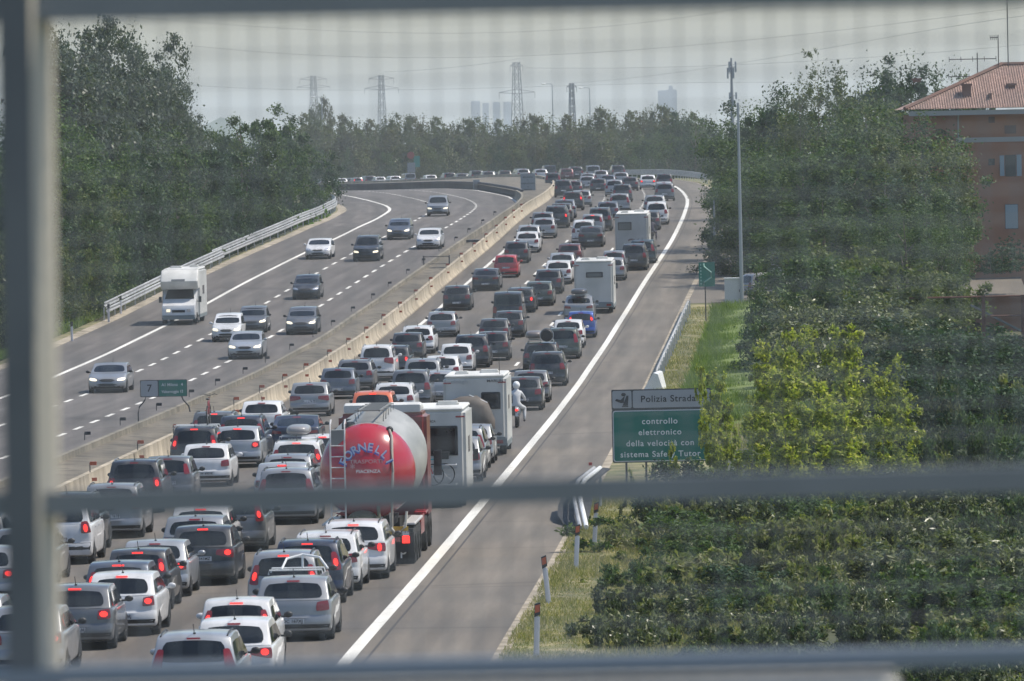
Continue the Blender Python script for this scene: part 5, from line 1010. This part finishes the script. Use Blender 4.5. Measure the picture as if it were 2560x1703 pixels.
# far panels
p = atY(1320, 459, 705); sg = empty('road_sign', (p.x, 705, gr(705)+.2), 0, 'grey multi line information panel at the far end of the median', 'road sign'); zc = p.z-gr(705)-.2
panel(sg, 'panel', mat('dull_panel', (.24,.27,.29), .6), -.72,.72,zc-.98,zc+.98,0,.05,.05)
for i, l in enumerate(('BOLOGNA','2','CASALECCHIO','6','FIRENZE')): text(l, .20, INK, sg, (0,-.01,zc+.62-.31*i), name='text_line')
for x in (-.5,.5): mb = MB(); mb.tube([(x,.06,0),(x,.06,zc+.8)], .05, 8); ob('post', mb, DARKM, sg)
p = atY(1033, 405, 1085); sg = empty('road_sign', (p.x, 1085, gr(1085)), 0, 'faint sign with red disc and teal panel above the far queue', 'road sign'); zc = p.z-gr(1085)
mb = MB(); mb.lathe((-.35,0,zc+1.0), [(0,-.02),(.55,-.02),(.55,.02)], 20, 'Y'); ob('red_disc', mb, mat('dull_red', (.30,.06,.05), .6), sg); panel(sg, 'teal_panel', mat('dull_teal', (.03,.22,.18), .6), .1,1.0,zc-.8,zc+.9,.04,.03,.05); panel(sg, 'grey_panel', mat('dull_panel'), -.9,.3,zc-1.6,zc-.1,.02,.03,.05); mb = MB(); mb.tube([(0,.1,0),(0,.1,zc)], .06, 8); ob('post', mb, DARKM, sg)
p = atY(1191, 466, 812); gp = empty('parapet_pilaster', (p.x, 812, gl(812)), .2, 'pale slab set into the dark parapet of the bend', 'pilaster'); mb = MB(); mb.box((0,0,.55), (.7,.3,1.15)); ob('slab', mb, mat('dull_panel'), gp)
# marker posts on the verge
MBODY = MB(); MBODY.add(*(lambda v: v)(rbox(-.055,.055,-.05,.05,0,.88,.03,2))); mpb = MBODY.mesh('post_body', mat('post_white', (.66,.66,.70), .5))
m2 = MB(); m2.add([(-.058,-.053,.84),(.058,-.053,.90),(.058,-.053,1.16),(-.058,-.053,1.12),(-.058,.053,.84),(.058,.053,.90),(.058,.053,1.16),(-.058,.053,1.12)], [(0,1,2,3),(7,6,5,4),(0,4,5,1),(1,5,6,2),(2,6,7,3),(3,7,4,0)]); mpt = m2.mesh('black_top', PLAST, 0)
m3_ = MB(); m3_.add([(-.045,-.057,.93),(.045,-.057,.965),(.045,-.057,1.12),(-.045,-.057,1.09)], [(0,1,2,3)]); mpr = m3_.mesh('reflector', mat('orange_reflector', (.55,.10,.03), .4, emit=(.6,.1,.03), estr=.0), 0)
for (x, y, ln, w_) in ((1486,1359,.07,'farthest of the four on the verge'),(1440,1421,.06,'just in front of the covered guardrail end'),(1372,1508,-.09,'leaning left, second nearest'),(1341,1640,.04,'nearest of the four, at the bottom of the verge')):
    p = hit(x, y); r = empty('marker_post', (p.x, p.y, p.z-.02), 0, 'white marker post with orange top, '+w_, 'marker post', 'marker posts on the right verge'); r.rotation_euler = (0, ln, 0)
    for n_, me in (('post_body',mpb),('black_top',mpt),('reflector',mpr)): o = mobj(n_, me, r); o.scale = (1.12,1.12,1.02)
for (x, y, w_) in ((180,853,'nearest'),(272,806,'middle'),(302,785,'farthest')):
    p = hit(x, y, G=GL); r = empty('marker_post', (p.x, p.y, p.z-.05), 0, f'{w_} pale marker post on the left grass strip', 'marker post', 'marker posts on the left verge'); o = mobj('post_body', mpb, r); o.scale = (1.2,1.2,1.1); o = mobj('black_top', mpt, r); o.scale = (1.2,1.2,1.0)
# guardrail end wrapped in black plastic
p = hit(1445, 1330); wr = empty('guardrail_end', (0,0,0), 0, 'near end of the right guardrail wrapped in crumpled black plastic, white rails showing', 'guardrail')
pts = [atY(1466,1318,207), atY(1452,1255,211), atY(1449,1225,214), atY(1462,1200,217), atY(1500,1170,221)]
mb = MB(); mb.tube(pts, .07, 8); ob('right_rail', mb, WHITE, wr); mb = MB(); mb.tube([q+Vector((-.18,0,-.0)) for q in pts], .06, 8); ob('left_rail', mb, GRAIL, wr)
mb = MB(); rg = random.Random(4); n = 14; rings = []
for j, (t, wl, wrr) in enumerate(((1326,.10,.12),(1308,.50,.16),(1285,.68,.20),(1262,.66,.26),(1235,.50,.32),(1205,.32,.40),(1172,.10,.44))):
    c = atY(1455+(0 if t > 1200 else (1210-t)*1.0), t, 209.2+(1318-t)*.08); rings.append([c+Vector(((-wl*.95-.08+(wl+wrr+.08)*.5*(1+math.cos(a))), .22*math.sin(a)+rg.uniform(-.03,.03)+.12, rg.uniform(-.02,.02))) for a in [2*math.pi*k/n for k in range(n)]])
vs = [q for r_ in rings for q in r_]; mb.add(vs, [(i*n+k, i*n+(k+1) % n, (i+1)*n+(k+1) % n, (i+1)*n+k) for i in range(len(rings)-1) for k in range(n)])
ob('plastic_wrap', mb, noisy('black_plastic_sheet', (.022,.024,.026), (.045,.047,.05), 4, .75, 5, bump=.6), wr, 60)
mb = MB(); c = atY(1476, 1160, 221); mb.box(c, (.11,.06,.09)); ob('red_reflector', mb, REDM, wr)
mb = MB()
for (x, y, Y) in ((1466,1320,207),(1500,1190,221)): c = atY(x, y, Y); mb.tube([(c.x,c.y+.05,gr(Y)-.3),(c.x,c.y+.05,c.z+.05)], .05, 6)
ob('rail_post', mb, STEEL, wr)
# white concrete wedge at the start of the bank guardrail
p = hit(1633, 975); wd_ = empty('guardrail_terminal', (p.x, p.y, p.z), -.1, 'flared white guardrail terminal just above the big sign', 'guardrail'); mb = MB(); mb.add([(-.45,0,0),(.45,0,0),(.22,0,.72),(.02,0,.78),(-.42,1.8,0),(.48,1.8,0),(.3,1.8,.78),(.16,1.8,.82)], [(0,1,2,3),(7,6,5,4),(0,4,5,1),(1,5,6,2),(2,6,7,3),(3,7,4,0)]); ob('terminal', mb, WHITE, wd_, 0)
# reflectors on the barriers
def reflector(p, rz, m, label, group, tall=True):
    r = empty('barrier_reflector', p, rz, label, 'reflector', group); mb = MB(); mb.tube([(0,0,-.05 if not tall else -.35),(0,0,.22)], .018, 5); mb.tube([(0,0,.2),(.02,0,.22)], .018, 5); ob('stem', mb, DARKM, r)
    mb = MB(); mb.box((.11,0,.20), (.22,.05,.12)); ob('upper_reflector', mb, m, r)
    if tall: mb = MB(); mb.box((.11,0,-.32), (.22,.05,.11)); ob('lower_reflector', mb, m, r)
OR = mat('faded_orange', (.42,.10,.05), .5)
cr = offR(-13.0); d = np.r_[0, np.cumsum(np.hypot(*np.diff(cr, axis=0).T))]; s = 118
for i in range(24):
    k = int(np.searchsorted(d, s)); reflector((cr[k][0]-.1, cr[k][1], float(ZR[k])+.92), 0, OR, f'orange reflector on the tan barrier, {ordn(i)} from the near end', 'orange barrier reflectors', True); s += 15.5
cr = offI(.4); d = np.r_[0, np.cumsum(np.hypot(*np.diff(cr, axis=0).T))]; s = 128
for i in range(22):
    k = int(np.searchsorted(d, s)); reflector((cr[k][0]-.25, cr[k][1], float(ZI[k])+.95), 0, DARKM, f'dark reflector on the far side barrier of the median, {ordn(i)} from the near end', 'dark barrier reflectors', False); s += 15.5
# median hurdle and drain openings
p = hit(1092, 690); r = empty('metal_frame', (p.x, p.y, p.z+.3), 0, 'dark rectangular metal frame standing across the median', 'frame'); mb = MB(); mb.tube([(-.85,0,0),(-.85,0,1.05)], .05, 6); mb.tube([(.85,0,0),(.85,0,1.05)], .05, 6); mb.tube([(-.85,0,.98),(.85,0,.98)], .03, 6); mb.tube([(-.85,0,.5),(.85,0,.5)], .02, 6); ob('frame', mb, DARKM, r)
mb = MB(); mb.box((0,-.6,.12), (1.2,.9,.3)); ob('trough', mb, DARKM, r)
p = hit(1180, 622); r = empty('drain_box', (p.x, p.y, p.z+.3), 0, 'dark open drain box in the median beyond the metal frame', 'drain'); mb = MB(); mb.box((0,0,.16), (1.3,2.0,.36)); ob('box', mb, DARKM, r)
# ------------------------------------------------------------------ orange building
YB = 455; A = atY(2262, 274, YB); bl = empty('farmhouse', (A.x, YB, 0), 0, 'orange rendered house with hipped terracotta roof and pale blue shutters at the right edge', 'house')
WALLM = noisy('orange_render', (.31,.15,.095), (.37,.185,.12), .35, .9, 6, big=(.1,.85,1.1)); SHUT = mat('pale_blue_shutter', (.26,.34,.40), .6)
ez = A.z; Wd = 19.0; Dp = 13.0
mb = MB(); mb.box((Wd/2, Dp/2+.6, (ez-.35+BASE)/2), (Wd-1.2, Dp-1.2, ez-.35-BASE)); wl = ob('wall', mb, WALLM, bl)
ap = atY(2505, 163, YB+Dp/2); ax = ap.x-A.x; hr = ap.z-ez
TILE = mat('terracotta_tiles', (.4,.2,.15), .9); nt = TILE.node_tree; N = nt.nodes.new; Lk = nt.links.new; tc = N('ShaderNodeTexCoord'); br = N('ShaderNodeTexBrick'); mp = N('ShaderNodeMapping'); mp.inputs['Scale'].default_value = (1,1.6,1)
Lk(tc.outputs['Object'], mp.inputs[0]); Lk(mp.outputs[0], br.inputs[0]); br.inputs['Color1'].default_value = (.52,.36,.29,1); br.inputs['Color2'].default_value = (.36,.24,.195,1); br.inputs['Mortar'].default_value = (.10,.06,.05,1); br.inputs['Scale'].default_value = 2.4; br.inputs['Mortar Size'].default_value = .05; br.inputs['Brick Width'].default_value = .5; br.inputs['Row Height'].default_value = .45
n5 = N('ShaderNodeTexNoise'); n5.inputs['Scale'].default_value = 3; Lk(tc.outputs['Object'], n5.inputs[0]); mr = N('ShaderNodeMapRange'); mr.inputs[3].default_value = .6; mr.inputs[4].default_value = 1.5; Lk(n5.outputs[0], mr.inputs[0]); vm = N('ShaderNodeVectorMath'); vm.operation = 'SCALE'; Lk(br.outputs[0], vm.inputs[0]); Lk(mr.outputs[0], vm.inputs['Scale']); Lk(vm.outputs[0], nt.nodes['Principled BSDF'].inputs['Base Color'])
mb = MB(); mb.add([(0,0,ez),(Wd,0,ez),(Wd,Dp,ez),(0,Dp,ez),(ax,Dp/2,ez+hr),(Wd-ax if Wd-ax > ax else ax+1,Dp/2,ez+hr)], [(0,1,5,4),(1,2,5),(2,3,4,5),(3,0,4),(3,2,1,0)]); rf = ob('roof', mb, TILE, bl, 0)
mb = MB()                                                   # rows of roof tiles as real ribs
for k in range(120):
    x = .08+k*Wd/120; top = min(1, x/ax, (Wd-x)/max(.1, Wd-max(Wd-ax, ax+1)));  mb.tube([(x,-.06,ez+.04),(x+(0),Dp/2*top,ez+hr*top+.04)], .028, 4)
ob('tile_ridges', mb, TILE, rf, 60)
mb = MB(); mb.tube([(0,0,ez+.05),(ax,Dp/2,ez+hr+.08)], .14, 6); mb.tube([(ax,Dp/2,ez+hr+.06),(max(Wd-ax,ax+1),Dp/2,ez+hr+.06)], .14, 6); ob('ridge', mb, mat('dark_tile', (.16,.09,.07), .9), rf)
mb = MB(); mb.box((Wd/2,.42,ez-.28), (Wd-.6,.5,.30)); ob('cornice', mb, mat('grey_cornice', (.36,.36,.36), .7), bl)
def bw(x0, y0, x1, y1, nm, m, off=.0, par=None, th=.08):
    p0 = atY(x0, y0, YB+1.2); p1 = atY(x1, y1, YB+1.2); mb = MB(); mb.box(((p0.x+p1.x)/2-A.x, 1.2-off, (p0.z+p1.z)/2), (abs(p1.x-p0.x), th, abs(p0.z-p1.z))); return ob(nm, mb, m, par or bl, 0)
bw(2390,345,2640,352,'string_course', mat('grey_cornice'), .03)
mb = MB(); q = atY(2398, 300, YB); mb.tube([(q.x-A.x,.55,ez-.3),(q.x-A.x,1.1,ez-.7),(q.x-A.x,1.1,BASE)], .06, 6); ob('downpipe', mb, mat('grey_cornice', (.36,.36,.36), .7), bl)
w1 = bw(2512,388,2540,441,'window', mat('dark_window', (.03,.045,.055), .2), .0, th=.06); bw(2499,389,2511,440,'shutter', SHUT, .06, w1); bw(2541,387,2554,440,'shutter', SHUT, .06, w1)
bw(2471,397,2487,413,'window', mat('dark_window'), .0, th=.06); bw(2471,292,2487,307,'window', mat('dull_opening', (.14,.09,.08), .8), .0, th=.06); bw(2511,314,2540,334,'window', mat('dull_opening'), .0, th=.06); w2 = bw(2512,511,2546,572,'window', mat('dark_window'), -.02, th=.05); bw(2513,512,2545,571,'shutter', SHUT, .03, w2)
def chim(x, yb, yt, wd, dd, nm='chimney'):
    y = dd; q = atY(x, yt, YB+y); zb_ = ez+hr*min(1, y/(Dp/2))-.2; mb = MB(); mb.box((q.x-A.x, y, (q.z+zb_)/2), (wd,.7,q.z-zb_)); mb.box((q.x-A.x, y, q.z+.05), (wd*1.25,.9,.12)); ob(nm, mb, mat('old_brick', (.20,.12,.10), .9), rf, 0)
chim(2416,262,214,.55,2.0); chim(2528,243,213,.45,3.2); chim(2292,205,200,.5,4.6); chim(2475,250,238,.16,1.6, 'vent_pipe')
def aerial(x, yt, el, label, arm=()):
    y = Dp/2-.4; q = atY(x, yt, YB+y); z0 = ez+hr*.9; r = empty('roof_aerial', (q.x, YB+y, z0), 0, label, 'aerial', 'aerials on the tiled roof'); h = q.z-z0; mb = MB(); mb.tube([(0,0,-.4),(0,0,h)], .035, 6); ob('mast', mb, DARKM, r)
    mb = MB()
    for (z, a_, b_) in arm:
        mb.tube([(a_,0,h-z),(b_,0,h-z)], .03, 5)
        for k in range(5): t = a_+(b_-a_)*k/4; mb.tube([(t,-.1,h-z-.16),(t,.1,h-z+.16)], .02, 4)
    if arm: ob('antenna_arm', mb, DARKM, r)
aerial(2517, -30, 0, 'very tall thin mast on the roof ridge running out of the top of the view', ((10.2,-.6,1.1),)); aerial(2495, 88, 0, 'television aerial with two arms left of the tall mast', ((.15,-.5,0),(2.6,-3.2,-.6),(2.9,0,1.6))); aerial(2443, 132, 0, 'lower television aerial near the left slope of the roof', ((.4,-1.8,1.2),))
# garden fence and shed roof near the house
p = atY(2300, 745, 330); r = empty('rusty_fence', (p.x, 330, BASE), 0, 'rusty metal rail fence crossing between the shrubs at right', 'fence'); hz = p.z-BASE
for nm, z in (('rail', hz),('rail', hz-.9)):
    mb = MB(); mb.tube([(-.5 if z == hz else 3.2,0,z),(6,0,z)], .05, 6); ob(nm, mb, mat('rust', (.13,.06,.045), .9), r)
for x in (2.9, 4.7): mb = MB(); mb.box((x,0,hz/2-.3), (.16,.16,hz+.7)); ob('post', mb, mat('rust'), r)
p = atY(2470, 775, 335); r = empty('shed', (p.x, 335, BASE), 0, 'low dark shed with a pale sloping roof edge below the rusty fence', 'shed'); hz = p.z-BASE
mb = MB(); mb.box((1.0,1.5,hz/2-.7), (2.6,3,hz-1.2)); ob('wall', mb, mat('dark_shed', (.06,.062,.065), .9), r); mb = MB(); mb.add([(-.6,-.2,hz+.2),(1.8,-.2,hz-1.1),(1.8,3.2,hz-1.1),(-.6,3.2,hz+.2),(-.6,-.2,hz+.1),(1.8,-.2,hz-1.2),(1.8,3.2,hz-1.2),(-.6,3.2,hz+.1)], [(0,1,2,3),(7,6,5,4),(0,4,5,1),(1,5,6,2),(2,6,7,3),(3,7,4,0)]); ob('roof', mb, mat('shed_roof', (.2,.2,.2), .8), r, 0)
# ------------------------------------------------------------------ pylons, masts, wires, skyline
PYL = mat('pylon_steel', (.24,.26,.28), .6, .2)
def pylon(x, yt, Y, label, wd=4.5, arms=((2,5.5),(7,5.0),(14,4.2)), rr=.09, top=True):
    q = atY(x, yt, Y); r = empty('pylon', (q.x, Y, BASE), .35, label, 'pylon', 'power line pylons'); H = q.z-BASE; mb = MB(); n = 12; hw_ = lambda z: wd/2*(1-.62*z/H)
    for sx in (-1,1):
        for sy in (-1,1): mb.tube([(sx*hw_(0),sy*hw_(0),0),(sx*hw_(H),sy*hw_(H),H)], rr, 4)
    for k in range(n):
        z0, z1 = H*k/n, H*(k+1)/n
        for sy in (-1,1): a, b = hw_(z0), hw_(z1); mb.tube([(-a,sy*a,z0),(b,sy*b,z1)], rr*.6, 3); mb.tube([(a,sy*a,z0),(-b,sy*b,z1)], rr*.6, 3); mb.tube([(sy*a,-a,z0),(sy*b,b,z1)], rr*.6, 3)
    ob('tower', mb, PYL, r)
    for (dz, L_) in arms:
        mb = MB()
        for s_ in (-1,1): mb.tube([(0,0,H-dz+.9),(s_*L_,0,H-dz)], rr*.7, 3); mb.tube([(0,0,H-dz-.4),(s_*L_,0,H-dz)], rr*.7, 3); mb.tube([(s_*L_,0,H-dz),(s_*L_,0,H-dz-1.6)], rr*.5, 3)
        ob('cross_arm', mb, PYL, r)
pylon(783, 190, 2300, 'lattice pylon farthest to the left above the poplar row', 3.4, ((1,4.5),(3.5,5.5),(17,5))); pylon(953, 188, 2200, 'dark lattice pylon between the left pylon and the tall one', 3.0, ((1,4),(4,5.5),(22,5.5)), .11)
pylon(1291, 155, 1900, 'tallest lattice pylon near the middle of the tree line', 3.6, ((1,1.8),(8,5),(24,5.5)), .11); pylon(1429, 208, 2100, 'thin small pylon between two far street lamps', 2.4, ((1,1.5),), .2)
q = atY(1828, 145, 950); r = empty('telecom_mast', (q.x, 950, BASE), 0, 'telecom mast bristling with antennas above the right trees', 'mast'); h = q.z-BASE
mb = MB(); mb.tube([(0,0,0),(0,0,h)], [.5,.12], 8); ob('mast', mb, PYL, r)
for i, (z, rr) in enumerate(((.8,.55),(1.6,.5),(4.6,.55),(5.6,.45))):
    mb = MB()
    for k in range(3): a = k*2.1+i; mb.box((math.cos(a)*rr,math.sin(a)*rr,h-z-.4), (.22,.2,1.4 if i < 2 else .9)); mb.tube([(0,0,h-z-.4),(math.cos(a)*rr,math.sin(a)*rr,h-z-.4)], .04, 4)
    ob('antenna_panel', mb, mat('pole_grey'), r)
for i, (pts, Y0, Y1, lb) in enumerate((([(300,40),(620,62),(900,82),(1200,84),(1500,66),(1740,38),(1900,12)],900,900,'uppermost faint power line across the sky'),([(430,108),(560,124),(900,141),(1150,143),(1400,138),(1700,116),(2000,86),(2560,18)],900,850,'second power line sagging across the sky'),
   ([(440,210),(700,224),(1000,226),(1290,215),(1600,212),(2000,206)],2100,1900,'lowest power line running through the pylons'),([(1310,170),(1600,169),(1900,160),(2100,148),(2560,112)],1500,1400,'power line crossing behind the telecom mast'),([(1429,208),(1600,192),(1750,172),(2000,135),(2300,78),(2560,40)],1900,900,'rising power line over the right trees'),([(960,180),(1100,172),(1280,148),(1300,148)],2200,1900,'short power line joining two pylons'))):
    n = 60; xs_ = np.linspace(pts[0][0], pts[-1][0], n); c = np.polyfit([p[0] for p in pts], [p[1] for p in pts], 3 if len(pts) > 4 else 2); P3 = [atY(x, float(np.polyval(c, x)), Y0+(Y1-Y0)*k/(n-1)) for k, x in enumerate(xs_)]
    mb = MB(); mb.tube(P3, .035*(Y0+Y1)/4200, 4); tag(ob('power_line', mb, mat('wire', (.2,.21,.22), .6)), lb, 'power line', 'power lines')
FARB = mat('hazed_building', (.42,.45,.49), .9)  # lightened bluish colour puts distance haze into the blocks
def block(rects, Y, label):
    q = atY(rects[0][0], rects[0][2], Y); r = empty('tower_block', (q.x, Y, BASE), 0, label, 'building')
    for i, (x0, x1, yt) in enumerate(rects): a = atY(x0, yt, Y); b_ = atY(x1, yt, Y); h = a.z-BASE; mb = MB(); mb.box(((a.x+b_.x)/2-q.x, 6+i*.5, h/2), (b_.x-a.x, 12, h)); mb.box(((a.x+b_.x)/2-q.x, 6+i*.5, h+.3), ((b_.x-a.x)*.9, 11, .6)); ob('wing', mb, FARB, r, 0)
block([(1645,1668,228),(1666,1692,226),(1672,1682,216)], 6500, 'hazy tower block with a stepped top behind the poplar row'); block([(1177,1200,254),(1206,1222,259),(1232,1250,257),(1258,1278,256)], 7500, 'pale hazy row of flat topped towers on the horizon left of the tall pylon')
mb = MB(); n = 40; vs = []
for j, dy in enumerate((0, 400, 900)):
    for i in range(n+1): x = 300*i/n; vs.append((x-470, 5000+dy, BASE + (0 if j != 1 else 16+13*math.sin(i*.25)+5*math.sin(i*.9+1)+2*math.sin(i*2.1))))
mb.add(vs, [(j*(n+1)+i, j*(n+1)+i+1, (j+1)*(n+1)+i+1, (j+1)*(n+1)+i) for j in range(2) for i in range(n)]); ob('hills', mb, mat('hill', (.07,.10,.07), 1), smooth=60)['kind'] = 'structure'
# ------------------------------------------------------------------ mesh fence of the overpass, out of focus in front
D = 14.0; sF = 18000/D; FR = noisy('fence_steel', (.235,.235,.23), (.28,.278,.27), 3, .55, 4); FRB = mat('fence_rail_top', (.24,.265,.285), .5); TAN = mat('flange_painted_sun', (.50,.455,.37), .7)
def fp_(x, y): p = atY(x, y, D); return p
tilt = math.atan(.0209); ctr = fp_(1280, 851); fe = empty('overpass_fence', (ctr.x, D, ctr.z), 0, 'blurred steel mesh fence of the overpass in the foreground, with grey post and rails', 'fence'); fe.rotation_euler = (0, 0, 0)
def FL(x, y): p = atY(x, y, D)-Vector((ctr.x, D, ctr.z)); return p
def bar(nm, x0, yt0, yb0, x1, yt1, yb1, dep, m):
    a, b, c, d_ = FL(x0, yt0), FL(x0, yb0), FL(x1, yt1), FL(x1, yb1); mb = MB(); q = [b, d_, c, a]; mb.add([(v.x, -dep/2, v.z) for v in q]+[(v.x, dep/2, v.z) for v in q], [(0,1,2,3),(7,6,5,4),(0,4,5,1),(1,5,6,2),(2,6,7,3),(3,7,4,0)]); return ob(nm, mb, m, fe, 0)
bar('top_rail', -600, -52, 52+14, 3200, -110, -4, .05, FR); bar('middle_rail', -600, 1248, 1308, 3200, 1150, 1213, .05, FR)
bar('bottom_rail', -600, 1684, 1724, 3200, 1605, 1645, .10, FRB)
a_, b_ = FL(-2, -60), FL(78, -60); c_, d_ = FL(24, 1760), FL(104, 1760)
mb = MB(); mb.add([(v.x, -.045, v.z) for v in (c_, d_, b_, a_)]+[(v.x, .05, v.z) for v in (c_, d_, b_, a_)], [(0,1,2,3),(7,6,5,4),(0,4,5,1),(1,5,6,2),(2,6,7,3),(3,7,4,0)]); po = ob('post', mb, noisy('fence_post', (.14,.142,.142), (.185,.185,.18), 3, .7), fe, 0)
e_, f_ = FL(128, -60), FL(154, 1760); mb = MB(); mb.add([(d_.x,-.046,d_.z),(f_.x,.035,f_.z),(e_.x,.035,e_.z),(b_.x,-.046,b_.z)]+[(d_.x,-.040,d_.z),(f_.x,.041,f_.z),(e_.x,.041,e_.z),(b_.x,-.040,b_.z)], [(0,1,2,3),(7,6,5,4),(0,4,5,1),(1,5,6,2),(2,6,7,3),(3,7,4,0)]); ob('flange', mb, TAN, po, 0)  # bright beige colour stands in for sunlight on the post's side
mb = MB()
for k in range(-8, 42):
    x = 40+k*76; a = FL(x-18, -40); b = FL(x+18, 1700); mb.tube([(a.x,.02,a.z),(b.x,.02,b.z)], .0017, 5)
for k in range(22):
    y = 45+k*76; a = FL(-600, y+38); b = FL(3200, y-42); mb.tube([(a.x,.025,a.z),(b.x,.025,b.z)], .0015, 5)
ob('wire_mesh', mb, mat('mesh_wire', (.25,.27,.28), .5, .3), fe)
pw = MB(); a = FL(-600, 1722); b = FL(2238, 1664); pw.add([(a.x,-.16,a.z-.02),(b.x,-.16,b.z-.02),(b.x,.16,b.z-.005),(a.x,.16,a.z-.005),(a.x,-.16,-1.6),(b.x,-.16,-1.6),(b.x,.16,-1.6),(a.x,.16,-1.6)], [(0,1,2,3),(7,6,5,4),(0,4,5,1),(1,5,6,2),(2,6,7,3),(3,7,4,0)])
o = ob('kerb_wall', pw, noisy('pale_concrete', (.50,.47,.40), (.60,.57,.50), 3, .8), None, 0); o.location = (ctr.x, D, ctr.z); tag(o, 'blurred pale concrete kerb of the overpass along the very bottom', 'kerb')
# ------------------------------------------------------------------ haze over the plain
HZ = bpy.data.materials.new('haze_air'); HZ.use_nodes = True; nt = HZ.node_tree; nt.nodes.clear(); o = nt.nodes.new('ShaderNodeOutputMaterial'); v = nt.nodes.new('ShaderNodeVolumePrincipled'); v.inputs['Color'].default_value = (.90,.96,1.0,1); v.inputs['Density'].default_value = HAZE; v.inputs['Anisotropy'].default_value = .0
nt.links.new(v.outputs[0], o.inputs['Volume']); mb = MB(); mb.box((0, 5500, 34), (12600, 13200, 80)); o = ob('haze', mb, HZ, None, 0); o['kind'] = 'stuff'
